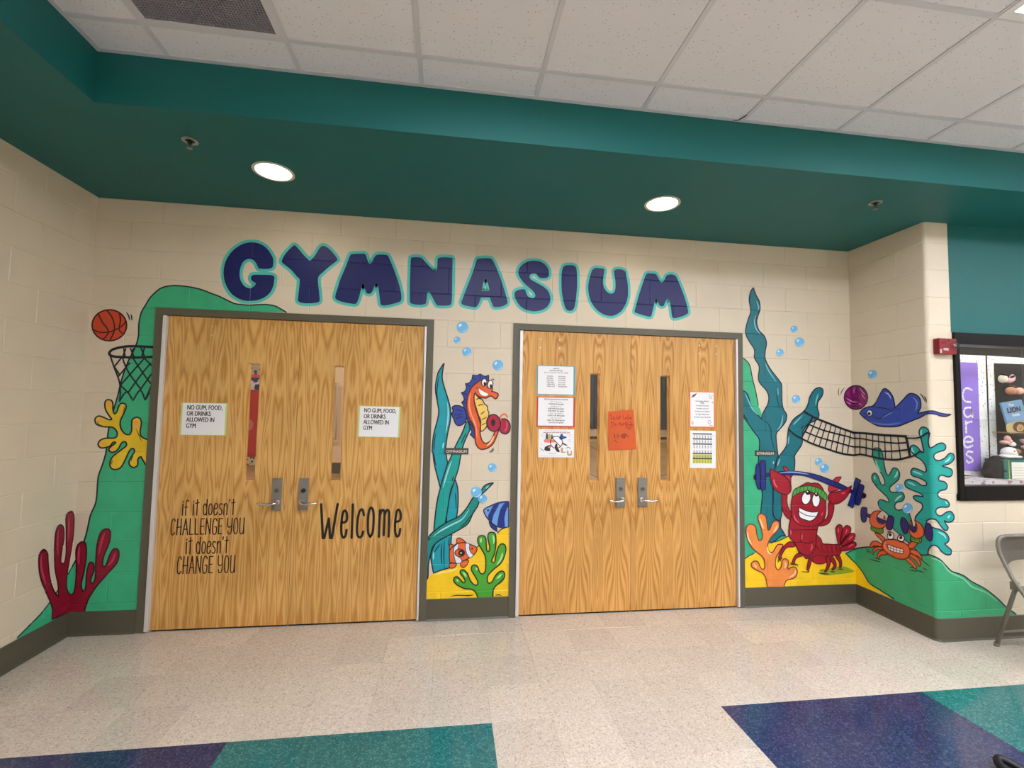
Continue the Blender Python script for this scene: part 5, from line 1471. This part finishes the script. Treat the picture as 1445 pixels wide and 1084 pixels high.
t = thing('paper_sign', (1.187, YD - 0.001, 1.418), 'bright orange handwritten wet wax note taped across the right door gap', 'sign')
bm = bmesh.new()
q = [DOOR.uz(*p) for p in ((858, 581), (893.5, 578), (898, 634), (858.5, 635.5))]
nx_, nz_ = 6, 8
vv = []
for j in range(nz_ + 1):
    for i in range(nx_ + 1):
        u, v = i / nx_, j / nz_
        x = (q[0][0] * (1 - u) + q[1][0] * u) * (1 - v) + (q[3][0] * (1 - u) + q[2][0] * u) * v
        z = (q[0][1] * (1 - u) + q[1][1] * u) * (1 - v) + (q[3][1] * (1 - u) + q[2][1] * u) * v
        vv.append(bm.verts.new((x, YD - 0.0022 - 0.004 * v * v - 0.001 * sin(u * 3.0), z)))
for j in range(nz_):
    for i in range(nx_):
        a = j * (nx_ + 1) + i
        bm.faces.new((vv[a], vv[a + 1], vv[a + nx_ + 2], vv[a + nx_ + 1]))
bmesh.ops.solidify(bm, geom=bm.faces[:], thickness=0.0006)
bm_obj('sheet', bm, flat('orange_paper', (255, 132, 74), 0.7), t, off=t.location)
class NoteS(DoorSurf):
    def place(s, u, z, layer, g=True):
        v = (1.58 - z) / 0.32
        return Vector((u, YD - 0.0034 - 0.004 * max(0, v) ** 2 - 0.0002 * layer, z))
NS = NoteS(YD)
d = Deco(NS)
PN = '@750,570,9.633 '
RI = (168, 40, 36)
for s in ('1075,150 1085,205 1105,215 1120,175 1135,210 1155,205 1160,160', '1165,195 1190,185 1180,215 1165,205', '1195,150 1200,215', '1185,175 1215,168', '1240,155 1250,210 1270,205 1275,180 1290,205 1310,150', '1312,190 1300,205 1320,205 1325,185 1330,208', '1335,180 1355,212', '1352,180 1338,212',
          '1085,250 1092,300 1120,290 1122,262 1080,250', '1135,280 1145,298 1155,278 1140,272', '1185,295 1185,255 1210,292 1210,250', '1222,280 1232,295 1240,275', '1250,255 1255,295', '1240,272 1265,268'): d.stroke(PN + s, RI, 0.75, 1)
for s in ('1275,255 1330,240 1362,262 1355,310 1300,325 1280,300 1278,255', '1290,270 1292,300 1310,300', '1290,270 1310,266', '1292,285 1305,284', '1320,298 1320,275 1335,295', '1345,270 1348,298', '1335,282 1358,278', '1360,290 1385,290', '1310,342 1355,338'): d.stroke(PN + s, (186, 52, 40), 0.8, 1)
for s in ('1118,400 1130,460', '1165,410 1180,465', '1130,492 1135,505', '1148,512 1155,522', '1210,430 1270,405 1280,430 1225,445 1275,450 1240,465 1215,430 1285,420 1315,452'): d.stroke(PN + s, (120, 26, 40), 0.9, 1)
d.done('handwriting', t, INKP, kind='stuff')
box('tape', -0.02, 0.03, -0.0036, -0.003, 0.148, 0.166, clear_glass('tape', 0.25, (0.96, 0.93, 0.88)), t)

# room plaques
for k, (cx0, cz, lab) in enumerate(((-0.111, 1.2415, 'small dark gymnasium plaque on the pier between the doors'), (2.428, 1.2405, 'small dark gymnasium plaque right of the right doors'))):
    t = thing('room_plaque', (cx0, 0, cz), lab, 'sign')
    box('plate', -0.0895, 0.0895, -0.0085, -0.004, -0.0235, 0.0235, flat('plaque_brown', (76, 70, 60), 0.45), t, 0.0012)
    lettering('lettering', [('GYMNASIUM', 0, -0.0115, 0.0285, 0.0002, 'CENTER', 0.94)], flat('plaque_white', (226, 224, 216), 0.5), t, -0.0092, Z0)

# ================================================================== CEILING FITTINGS
LAMP = emitter('downlight_glow', (255, 244, 226), CAN)
for k, (cx0, cy0) in enumerate(CANS):
    t = thing('downlight', (cx0, cy0, ZS), 'round recessed ceiling light above the ' + ('leftmost pair of doors' if k == 0 else 'doors with the orange note'), 'light', 'recessed lights in the teal soffit')
    bm = bmesh.new(); bm_disc(bm, (0, 0, 0), CR_ - 0.004, 0.120, -0.004, 0.0015, 40); bm_obj('trim_ring', bm, flat('trim_ring_white', (214, 206, 184), 0.4), t)
    bm = bmesh.new(); bm_disc(bm, (0, 0, 0), CR_ - 0.001, CR_ + 0.002, 0.0, 0.03, 40); bm_obj('reflector', bm, WHITEM, t)
    bm = bmesh.new(); bm_disc(bm, (0, 0, 0), 0, CR_ - 0.0015, 0.012, 0.02, 40); bm_obj('lens', bm, LAMP, t)
for k, (cx0, cy0) in enumerate(((-1.620, -0.868), (2.637, -0.854))):
    t = thing('sprinkler', (cx0, cy0, ZS), 'small metal sprinkler head in the soffit, ' + ('near the left wall' if k == 0 else 'near the outer block corner'), 'sprinkler', 'sprinkler heads in the teal soffit')
    bm = bmesh.new(); bm_disc(bm, (0, 0, 0), 0.024, 0.040, -0.005, 0, 28); bm_obj('escutcheon', bm, flat('escutcheon', (176, 178, 172), 0.35, 0.6), t)
    bm = bmesh.new(); bm_disc(bm, (0, 0, 0), 0, 0.024, -0.002, 0.001, 20); bm_disc(bm, (0, 0, 0), 0, 0.011, -0.020, 0, 14)
    bm_obj('nozzle', bm, flat('nozzle_dark', (40, 44, 42), 0.5, 0.5), t)
    bm = bmesh.new()
    for s in (-1, 1): bm_tube(bm, [(s * 0.011, 0, -0.018), (s * 0.013, 0, -0.032), (s * 0.003, 0, -0.042)], 0.002, 8)
    bm_disc(bm, (0, 0, 0), 0, 0.014, -0.046, -0.0435, 16); bm_obj('deflector', bm, flat('deflector', (150, 150, 140), 0.35, 0.7), t)

TRM = emitter('troffer_glow', (240, 245, 255), TROFFER)
for (i0, j0) in FIX:
    x0_, x1_, y0_, y1_ = gx[i0], gx[i0 + 2], gy[j0 + 1], gy[j0]
    place = {3: 'left', 7: 'second', 11: 'third', 15: 'right'}[i0] + ' column, ' + {2: 'row nearest the doors', 6: 'second row from the doors', 10: 'row farthest from the doors'}[j0]
    if (i0, j0) == (7, 2): place = 'at the top right corner, glowing white'
    t = thing('troffer_light', ((x0_ + x1_) / 2, (y0_ + y1_) / 2, ZC), 'rectangular ceiling light panel, ' + place, 'light', 'lay-in light panels of the corridor ceiling')
    hx_, hy_ = (x1_ - x0_) / 2, (y1_ - y0_) / 2
    bm = bmesh.new(); w = 0.035
    for a in ((-hx_, hx_, -hy_, -hy_ + w), (-hx_, hx_, hy_ - w, hy_), (-hx_, -hx_ + w, -hy_ + w, hy_ - w), (hx_ - w, hx_, -hy_ + w, hy_ - w)): bm_box(bm, a[0], a[1], a[2], a[3], -0.004, 0.055)
    bm_obj('lamp_frame', bm, WHITEM, t)
    box('diffuser', -hx_ + w, hx_ - w, -hy_ + w, hy_ - w, 0.045, 0.053, TRM, t)

x0_, x1_, y0_, y1_ = gx[1], gx[2], gy[2], gy[1]
t = thing('ceiling_vent', ((x0_ + x1_) / 2, (y0_ + y1_) / 2, ZC), 'square perforated return air grille in the white tile ceiling', 'vent')
h_ = (x1_ - x0_) / 2; w = 0.032
bm = bmesh.new()
for a in ((-h_, h_, -h_, -h_ + w), (-h_, h_, h_ - w, h_), (-h_, -h_ + w, -h_ + w, h_ - w), (h_ - w, h_, -h_ + w, h_ - w)): bm_box(bm, a[0], a[1], a[2], a[3], -0.003, 0.012)
bm_obj('vent_frame', bm, GRIDM, t)
bm = bmesh.new(); n = 42; s = (2 * h_ - 2 * w) / n; e = 0.0028
for k in range(n + 1):
    q_ = -h_ + w + k * s
    bm_box(bm, q_ - e, q_ + e, -h_ + w, h_ - w, 0.0, 0.004); bm_box(bm, -h_ + w, h_ - w, q_ - e, q_ + e, 0.0005, 0.0045)
o = bm_obj('grille', bm, flat('grille_grey', (132, 130, 140), 0.5), t); o['kind'] = 'stuff'
box('vent_backing', -h_ + w, h_ - w, -h_ + w, h_ - w, 0.02, 0.024, flat('vent_dark', (62, 60, 66), 0.9), t)
p = pix(1043, 169.5, 2, ZC - 0.001)
bm = bmesh.new()
bm.faces.new([bm.verts.new(v) for v in ((p.x - 0.03, p.y + 0.012, ZC - 0.0022), (p.x - 0.002, p.y + 0.004, ZC - 0.0022), (p.x + 0.02, p.y - 0.05, ZC - 0.0022), (p.x + 0.012, p.y - 0.05, ZC - 0.0022), (p.x - 0.01, p.y - 0.002, ZC - 0.0022), (p.x - 0.034, p.y + 0.004, ZC - 0.0022))])
o = bm_obj('chipped_edge', bm, DARK, ceiling)

# ================================================================== FIRE STROBE
t = thing('fire_alarm', (3.362, YR, 2.073), 'red fire alarm strobe with clear dome on the block corner by the display case', 'alarm')
REDM = flat('alarm_red', (132, 18, 30), 0.35)
box('housing', -0.073, 0.073, -0.045, 0.0, -0.056, 0.058, REDM, t, 0.006)
bm = bmesh.new(); bm_ball(bm, (0.048, -0.045, 0.006), 0.032, 0.026, 0.032, seg=20, ring=12)
bm_obj('strobe_dome', bm, clear_glass('dome', 0.03, (0.86, 0.86, 0.88)), t)
bm = bmesh.new(); bm_box(bm, 0.036, 0.060, -0.058, -0.046, -0.002, 0.014, 0.003); bm_obj('strobe_tube', bm, CHROME, t)
lettering('lettering', [('FIRE', -0.040, -0.030, 0.024, 0.0008, 'LEFT')], WHITEM, t, -0.0458, Z0)
box('label_plate', -0.070, -0.054, -0.0462, -0.0455, -0.050, -0.022, flat('label_grey', (188, 176, 170), 0.5), t)
for k, (x, z) in enumerate(((-0.052, 0.018), (-0.030, 0.020), (0.0, 0.034))): box('sounder_slot', x, x + 0.012, -0.0459, -0.045, z, z + 0.016, flat('slot_red', (96, 12, 22), 0.6), t)

# ================================================================== DISPLAY CASE
CX1 = 5.35
t = thing('display_case', (XCASE, YR, 0.97), 'black framed glass display case set into the right wall under the teal header', 'display case')
T0 = t.location
z0_, z1_ = 0.970, 2.184
bm = bmesh.new()
bm_box(bm, XCASE, XCASE + 0.042, YR - 0.018, YR + 0.10, z0_, z1_, 0.003)
bm_box(bm, XCASE + 0.042, CX1, YR - 0.018, YR + 0.10, z0_, z0_ + 0.105, 0.003)
bm_box(bm, XCASE + 0.042, CX1, YR - 0.018, YR + 0.10, z1_ - 0.085, z1_, 0.003)
bm_box(bm, CX1 - 0.074, CX1, YR - 0.018, YR + 0.10, z0_, z1_, 0.003)
bm_obj('case_frame', bm, BLACKF, t, off=T0)
box('glass_pane', XCASE + 0.04, 4.075, YR + 0.01, YR + 0.014, z0_ + 0.10, z1_ - 0.08, GLASS, t, off=T0)
box('glass_pane', 4.078, CX1 - 0.07, YR + 0.022, YR + 0.026, z0_ + 0.10, z1_ - 0.08, GLASS, t, off=T0)
YBK = -0.36
CB = flat('case_black', (20, 24, 24), 0.8)
box('case_back', XCASE, CX1, YBK, YBK + 0.02, z0_, z1_, CB, t, off=T0)
bm = bmesh.new(); bm_box(bm, XCASE, CX1, YR + 0.05, YBK, z1_ - 0.03, z1_); bm_box(bm, XCASE, XCASE + 0.02, YR + 0.1, YBK, z0_, z1_); bm_box(bm, CX1 - 0.02, CX1, YR + 0.1, YBK, z0_, z1_)
bm_obj('case_lining', bm, CB, t, off=T0)
zsh = pix(1400, 672, 1, YBK).z
box('case_floor', XCASE + 0.02, CX1 - 0.02, YR + 0.05, YBK, z0_ + 0.05, zsh, dotted('marbled_paper', (212, 206, 204), (150, 130, 126), 22.0, 0.5, 0.6), t, off=T0)
def poly_px(name, pts, y, mat, parent, off, th=0.002):
    bm = bmesh.new()
    a = [pix(px, py, 1, y) for px, py in pts]
    f = [bm.verts.new((p.x, y, p.z)) for p in a]; g = [bm.verts.new((p.x, y + th, p.z)) for p in a]
    bm.faces.new(f); bm.faces.new(g[::-1])
    for k in range(len(f)): bm.faces.new((f[k], g[k], g[(k + 1) % len(f)], f[(k + 1) % len(f)]))
    return bm_obj(name, bm, mat, parent, off=off)
TERR = dotted('speckled_paper', (236, 236, 232), (40, 40, 44), 62.0, 0.24, 0.45)
xl = XCASE + 0.02
poly_px('speckled_panel', ((1340, 500), (1390.5, 502), (1396.5, 674), (1340, 668)), YBK - 0.004, TERR, t, T0)
poly_px('speckled_panel', ((1393, 502), (1475, 507), (1475, 700), (1399, 676)), YBK - 0.004, TERR, t, T0)
poly_px('speckled_panel', ((1475, 507), (1860, 520), (1860, 760), (1475, 700)), YBK - 0.004, TERR, t, T0)
poly_px('black_board', ((1403, 512.5), (1900, 530), (1900, 740), (1409, 668)), YBK - 0.008, CB, t, T0)
box('shelf', 3.98, CX1 - 0.03, YBK - 0.22, YBK - 0.01, 1.545, 1.552, clear_glass('shelf_glass', 0.05, (0.9, 0.94, 0.92)), t, off=T0)
LIT = emitter('case_lamp', (255, 250, 244), 6.0)
box('strip_lamp', XCASE + 0.3, CX1 - 0.3, YR + 0.12, YR + 0.15, z1_ - 0.062, z1_ - 0.045, LIT, t, off=T0)

# purple banner
b = thing('banner', pix(1368, 585, 1, YBK - 0.012), 'purple paper banner with speckled letters reading cares down it', 'banner')
poly_px('banner_sheet', ((1355, 511), (1379.5, 512), (1385, 665.5), (1361, 664.5)), YBK - 0.008, flat('purple_paper', (140, 112, 204), 0.7), b, b.location, 0.001)
class CaseS:
    def __init__(s, y): s.y = y
    def uz(s, px, py):
        P = pix(px, py, 1, s.y); return (P.x, P.z)
    def split(s, bm): pass
    def place(s, u, z, layer, g=True): return Vector((u, s.y - 0.0003 * layer, z))
CS = CaseS(YBK - 0.011)
LETM = lambda c: dotted('speckled_letter', (226, 222, 232), (70, 60, 110), 90.0, 0.3, 0.5)
PC = '@1325,520,5.42 '
for s in (['250,165 215,150 190,170 182,215 200,250 240,258'], ['240,300 200,305 192,345 215,372 245,355 250,310 255,372'], ['205,405 208,490', '205,430 225,412 250,408'], ['195,560 250,560 255,540 225,520 195,540 192,580 215,605 255,590'], ['255,640 225,635 210,660 240,680 258,705 230,722 212,705']):
    d = Deco(CS)
    for q_ in s: d.stroke(PC + q_, (1, 1, 1), 3.0, 1)
    d.done('letter', b, LETM)

# picture book
YK = YBK - 0.10
b = thing('picture_book', pix(1436, 596, 1, YK), 'blue picture book tilted on a stand in the display case', 'book')
poly_px('cover', ((1412.5, 569), (1441.5, 564), (1455, 606), (1425, 612)), YK, flat('book_blue', (112, 152, 184), 0.45), b, b.location, 0.012)
def tilt_text(rows, y, parent, mat):
    bm = bmesh.new()
    for s, px, py, size, bold, ang in rows:
        me = type_mesh(s, size, bold, 'CENTER')
        p = pix(px, py, 1, y)
        me.transform(Matrix.Translation((p.x, y, p.z)) @ Matrix.Rotation(ang, 4, 'Y') @ Matrix.Rotation(pi / 2, 4, 'X'))
        bm.from_mesh(me); bpy.data.meshes.remove(me)
    return bm_obj('lettering', bm, mat, parent, off=parent.location)
tilt_text([('The', 1427, 573.5, 0.032, 0.0008, -0.16), ('Inside', 1434, 587, 0.030, 0.0008, -0.16)], YK - 0.002, b, WHITEM)
tilt_text([('LION', 1431.5, 581.5, 0.055, 0.002, -0.16)], YK - 0.0024, b, flat('title_dark', (40, 42, 66), 0.5))
d = Deco(CaseS(YK - 0.001))
d.fill('1420,600 1428,596 1440,594 1452,597 1455,606 1425,612', (196, 176, 120), 1)
d.ellipse(1439, 602.5, 10, 7.5, (92, 52, 58), 3); d.ellipse(1439.5, 604, 5.2, 5.0, (198, 160, 98), 5)
d.ellipse(1437.6, 602.6, 0.7, 0.8, (40, 24, 24), 7); d.ellipse(1441.4, 602.4, 0.7, 0.8, (40, 24, 24), 7); d.ellipse(1439.6, 605.4, 1.4, 1.0, (60, 34, 30), 7)
d.done('cover_picture', b, INKP)
bm = bmesh.new(); p = pix(1418, 609, 1, YK); q_ = pix(1447, 611, 1, YK)
bm_box(bm, p.x, q_.x + 0.05, YK - 0.03, YBK - 0.012, p.z - 0.012, p.z - 0.006)
bm_obj('book_stand', bm, flat('stand_tan', (150, 120, 90), 0.5), b, off=b.location)

def plush(name, label, cat, px, py, y, lumps, group=None):
    """lumps: (part name, colour, [(dx, dy, dz, rx, ry, rz), ...]) in metres from the middle"""
    c_ = pix(px, py, 1, y)
    t = thing(name, c_, label, cat, group)
    for pn, col, L in lumps:
        bm = bmesh.new()
        for l in L: bm_ball(bm, l[:3], l[3], l[4], l[5], seg=26 if 'shaggy' in label else 14, ring=16 if 'shaggy' in label else 9, rot=Matrix.Rotation(l[6] if len(l) > 6 else 0, 3, 'Y'))
        if 'shaggy' in label and pn == 'body':
            for v in bm.verts: v.co += Vector((random.uniform(-1, 1), random.uniform(-1, 1), random.uniform(-1.4, 0.8))) * 0.006
        bm_obj(pn, bm, flat('plush_%02x%02x%02x' % col, col, 0.85), t)
    return t
plush('plush_toy', 'cream and pink plush pair pinned highest on the black board', 'toy', 1421, 534, YBK - 0.05,
      [('body', (222, 210, 190), [(-0.038, 0, -0.005, 0.036, 0.025, 0.034)]), ('wing', (226, 178, 186), [(0.03, 0, -0.014, 0.042, 0.022, 0.020, -0.35), (0.052, 0, 0.006, 0.018, 0.018, 0.028)]),
       ('band', (24, 22, 26), [(-0.035, -0.012, 0.028, 0.034, 0.016, 0.010, 0.2), (0.038, -0.012, 0.014, 0.020, 0.014, 0.006, -0.6)])])
plush('plush_toy', 'tan and pink plush pair just above the picture book', 'toy', 1431, 551, YBK - 0.05,
      [('body', (188, 132, 104), [(-0.034, 0, -0.004, 0.040, 0.028, 0.032), (0.005, 0, -0.008, 0.03, 0.024, 0.026)]), ('muzzle', (230, 182, 160), [(0.045, -0.004, -0.004, 0.034, 0.024, 0.028)]),
       ('ear', (92, 52, 40), [(-0.03, 0, 0.030, 0.024, 0.014, 0.009, 0.3), (0.0, 0, 0.026, 0.014, 0.012, 0.012)])])
plush('plush_toy', 'pink and white plush above the white bird head', 'toy', 1422, 623, YBK - 0.12,
      [('body', (226, 170, 164), [(-0.03, 0, -0.008, 0.036, 0.024, 0.014, 0.15), (0.0, 0, 0.018, 0.022, 0.02, 0.028, -0.3), (0.012, 0, 0.0, 0.026, 0.02, 0.018)]), ('foot', (240, 232, 226), [(0.04, 0, -0.02, 0.028, 0.02, 0.018, 0.3)])])
plush('plush_toy', 'white bird plush with a brown patch standing on the green box', 'toy', 1424.5, 639, YBK - 0.12,
      [('head', (238, 234, 234), [(0, 0, 0.004, 0.062, 0.045, 0.040), (-0.01, 0, -0.026, 0.075, 0.045, 0.018), (0.04, 0, -0.03, 0.06, 0.04, 0.012)]), ('patch', (150, 116, 76), [(0.028, -0.022, 0.012, 0.030, 0.03, 0.022)]), ('eye', (20, 20, 26), [(-0.014, -0.044, 0.016, 0.007, 0.005, 0.005)])])
plush('plush_toy', 'pink striped plush beside the white bird, at the glass edge', 'toy', 1449, 626, YBK - 0.12,
      [('body', (232, 184, 184), [(0, 0, 0.008, 0.06, 0.03, 0.014, 0.4), (0.02, 0, -0.04, 0.07, 0.03, 0.012, 0.3)]), ('belly', (228, 206, 190), [(0.03, 0, -0.02, 0.05, 0.03, 0.02)])])
plush('plush_toy', 'shaggy black plush sitting on the case floor beside the green box', 'toy', 1404, 661, YBK - 0.10,
      [('body', (6, 6, 9), [(0, 0, -0.006, 0.078, 0.06, 0.085), (-0.045, 0, -0.03, 0.05, 0.05, 0.05, 0.5), (0.02, 0, 0.045, 0.055, 0.05, 0.05)]), ('foot', (206, 190, 160), [(-0.008, -0.03, -0.090, 0.034, 0.03, 0.012), (0.055, -0.03, -0.098, 0.028, 0.03, 0.011)])])
YG = YBK - 0.16
a_, b_ = pix(1416.5, 649, 1, YG), pix(1427, 682, 1, YG)
t = thing('gift_box', (a_.x, YG, b_.z), 'teal green box with white label standing under the white bird', 'box')
W_, H_ = 0.30, a_.z - b_.z
box('box_body', 0, W_, 0, 0.13, 0, H_, flat('box_green', (24, 104, 96), 0.5), t, 0.002)
box('ribbon', 0.040, 0.047, -0.0015, 0.131, 0.001, H_ + 0.001, flat('ribbon_lime', (168, 182, 84), 0.5), t)
box('label', 0.068, 0.24, -0.0012, 0.0, 0.018, H_ - 0.018, flat('label_cream', (232, 230, 216), 0.6), t)
bm = bmesh.new()
for k in range(5): bm_box(bm, 0.085, 0.22, -0.0018, -0.0012, 0.035 + k * 0.020, 0.037 + k * 0.020)
bm_obj('label_line', bm, PRINTG, t)

# ================================================================== FOLDING CHAIR
CHM = mottled('chair_enamel', (128, 120, 110), rough=0.35, var=0.05, scale=12, bump=0.05, metal=0.1)
t = thing('folding_chair', (3.795, -1.05, 0), 'grey brown metal folding chair with its back to the wall, below the display case', 'chair')
RZ = radians(-90)
t.rotation_euler = (0, 0, RZ)
hw = 0.225
def ch(name, f): bm = bmesh.new(); f(bm); return bm_obj(name, bm, CHM, t)
for s in (1, -1):
    ch('side_tube', lambda bm: bm_tube(bm, [(-0.246, s * (hw - 0.050), 0.756), (-0.248, s * (hw - 0.030), 0.753), (-0.249, s * (hw - 0.012), 0.742), (-0.250, s * (hw - 0.003), 0.722), (-0.249, s * hw, 0.69), (-0.240, s * hw, 0.64), (-0.175, s * hw, 0.50), (-0.03, s * hw, 0.30), (0.16, s * hw, 0.012)], 0.0125, 12))
    ch('leg', lambda bm: bm_tube(bm, [(-0.17, s * (hw - 0.028), 0.475), (-0.18, s * (hw - 0.028), 0.43), (-0.300, s * (hw - 0.028), 0.015)], 0.0125, 12))
    ch('foot_cap', lambda bm: (bm_tube(bm, [(-0.298, s * (hw - 0.028), 0.022), (-0.304, s * (hw - 0.028), 0.0)], 0.0155, 12)))
    ch('foot_cap', lambda bm: (bm_tube(bm, [(0.155, s * hw, 0.022), (0.168, s * hw, 0.0)], 0.0155, 12)))
    ch('pivot_bracket', lambda bm: bm_box(bm, -0.20, -0.155, s * (hw - 0.014) - 0.003, s * (hw - 0.014) + 0.003, 0.42, 0.475, 0.002))
def top(bm):
    bm_tube(bm, [(-0.246, -(hw - 0.05), 0.756), (-0.258, 0, 0.757), (-0.246, hw - 0.05, 0.756)], 0.0125, 12)
ch('top_rail', top)
def back(bm):
    n = 10; fr = []; bk = []
    for i in range(n + 1):
        v = i / n; y = -(hw - 0.006) + 2 * (hw - 0.006) * v; c_ = 0.020 * (1 - (2 * v - 1) ** 2)
        lo = 0.575 + 0.030 * (1 - abs(2 * v - 1) ** 6)
        fr.append([bm.verts.new((-0.250 - c_ + 0.006, y, 0.752)), bm.verts.new((-0.242 - c_ + 0.006, y, 0.66)), bm.verts.new((-0.212 - c_ + 0.006, y, lo))])
    for i in range(n):
        for k in range(2): bm.faces.new((fr[i][k], fr[i + 1][k], fr[i + 1][k + 1], fr[i][k + 1]))
    bmesh.ops.solidify(bm, geom=bm.faces[:], thickness=0.004)
ch('backrest', back)
ch('seat', lambda bm: bm_box(bm, -0.17, 0.23, -hw + 0.018, hw - 0.018, 0.425, 0.445, 0.008))
ch('stretcher', lambda bm: bm_tube(bm, [(-0.278, -(hw - 0.028), 0.10), (-0.262, -(hw - 0.07), 0.115), (-0.262, hw - 0.07, 0.115), (-0.278, hw - 0.028, 0.10)], 0.008, 10))
ch('stretcher', lambda bm: bm_tube(bm, [(0.105, -hw, 0.10), (0.105, hw, 0.10)], 0.008, 10))
ch('seat_brace', lambda bm: bm_tube(bm, [(-0.17, -(hw - 0.028), 0.44), (-0.17, hw - 0.028, 0.44)], 0.009, 10))

# black strap loop at the lower right
p = pix(1411, 1072, 2, 0.034)
t = thing('bag_strap', (p.x, p.y, 0), 'black strap loop on the navy floor tiles at the bottom right edge', 'strap')
bm = bmesh.new()
P = [(-0.045, -0.30, 0.010), (-0.042, -0.16, 0.012), (-0.038, -0.06, 0.018), (-0.026, -0.015, 0.028), (0.0, 0.004, 0.034), (0.026, -0.008, 0.030), (0.05, -0.05, 0.020), (0.09, -0.14, 0.012), (0.15, -0.27, 0.010)]
P = [Vector(v) for v in P]; Q = []
for i in range(len(P) - 1):
    p0, p1, p2, p3 = P[max(i-1, 0)], P[i], P[i+1], P[min(i+2, len(P)-1)]
    for k in range(5):
        t_ = k / 5; Q.append(0.5 * ((2 * p1) + (p2 - p0) * t_ + (2 * p0 - 5 * p1 + 4 * p2 - p3) * t_ * t_ + (3 * p1 - p0 - 3 * p2 + p3) * t_ ** 3))
Q.append(P[-1])
bm_tube(bm, Q, 0.017, 10)
bm_obj('strap_loop', bm, flat('strap_black', (10, 10, 12), 0.4), t)

# ================================================================== GYM CONTENTS BEHIND THE LITES
def gy_(px, py, y): return pix(px, py, 1, y)
t = thing('wall_pad', (-6.2, 9.5, 0), 'red padded wall mat seen through the narrow pane of the leftmost door', 'wall pad')
za, zb = gy_(350, 645, 9.5).z, gy_(358, 550, 9.5).z
box('mat', -1.6, 1.6, 0, 0.08, za, zb, flat('mat_red', (188, 30, 40), 0.5), t, 0.02)
zc, zd, ze = gy_(358, 533, 9.5).z, gy_(358, 529, 9.5).z, gy_(358, 522, 9.5).z
box('white_stripe', -1.6, 1.6, 0.01, 0.07, zb, zc, dotted('blue_white_print', (196, 200, 214), (40, 46, 96), 6.0, 0.55, 0.8), t)
box('pink_stripe', -1.6, 1.6, 0.01, 0.07, zc, zd, flat('mat_pink', (206, 70, 92), 0.5), t)
box('grey_panel', -1.6, 1.6, 0.01, 0.07, zd, zd + 1.4, dotted('grey_print', (172, 160, 148), (70, 64, 60), 9.0, 0.4, 0.7), t)
box('mat_base', -1.6, 1.6, 0.0, 0.06, 0.0, za, dotted('pattern_base', (206, 190, 170), (60, 56, 60), 14.0, 0.45, 0.7), t)
q_ = gy_(352.5, 600, 9.5)
bm = bmesh.new(); bm_disc(bm, (0, 0, 0), 0, 0.09, 0, 0.01, 24)
bmesh.ops.transform(bm, matrix=Matrix.Translation((q_.x + 6.2, -0.001, q_.z)) @ Matrix.Rotation(pi / 2, 4, 'X') @ Matrix.Diagonal((1, 1.6, 1, 1)), verts=bm.verts)
bm_obj('round_emblem', bm, flat('emblem', (196, 110, 96), 0.6), t)
t = thing('partition_wall', (-3.0, 7.9, 0), 'tan block partition with a pale pipe frame seen through the Welcome door pane', 'wall')
t['category'] = 'partition'
box('partition_face', -1.35, 1.5, 0, 0.15, 0.25, 3.2, flat('partition_tan', (206, 178, 150), 0.7), t)
box('partition_base', -1.35, 1.5, -0.02, 0.15, 0.0, 0.25, flat('partition_base', (70, 62, 56), 0.7), t)
a_, b_ = gy_(476, 541, 7.8), gy_(469, 619, 7.8)
bm = bmesh.new(); xr = a_.x + 3.0
bm_tube(bm, [(xr - 0.9, -0.1, a_.z), (xr, -0.1, a_.z), (xr, -0.1, b_.z), (xr - 0.9, -0.1, b_.z)], 0.035, 8)
bm_obj('pipe_frame', bm, flat('pipe_pale', (176, 158, 138), 0.5), t)
t = thing('divider_curtain', (7.5, 19.7, 0), 'dark blue mesh curtain hanging far off behind the right door panes', 'curtain')
zA, zB, zC_ = gy_(840, 605.5, 19.7).z, gy_(840, 616, 19.7).z, gy_(840, 619.5, 19.7).z
bm = bmesh.new()
n = 120; r0 = None
for i in range(n + 1):
    x = -5.5 + 11.0 * i / n; y = 0.06 * sin(i * 1.3)
    v = (bm.verts.new((x, y, zA)), bm.verts.new((x, y, 6.0)))
    if r0: bm.faces.new((r0[0], v[0], v[1], r0[1]))
    r0 = v
bm_obj('curtain_cloth', bm, flat('curtain_navy', (40, 48, 64), 0.8), t, smooth=True)
box('hem_band', -5.5, 5.5, 0.02, 0.1, zB, zA, flat('hem_tan', (196, 176, 150), 0.7), t)
box('skirting', -5.5, 5.5, 0.01, 0.1, 0.0, zC_, flat('skirting_tan', (176, 150, 116), 0.7), t)
box('base_strip', -5.5, 5.5, 0.0, 0.1, zC_, zB, flat('base_black', (30, 28, 30), 0.7), t)
for k, (x, y) in enumerate(((-5, 4), (0, 4), (5, 4), (-5, 11), (2, 11), (9, 11), (7, 17))):
    ld = bpy.data.lights.new('gym_light', 'AREA'); ld.shape = 'SQUARE'; ld.size = 1.8; ld.energy = GYM * 40; ld.color = (1.0, 0.93, 0.84)
    lo = bpy.data.objects.new('gym_light', ld); COL.objects.link(lo); lo.location = (x, y, 5.9)
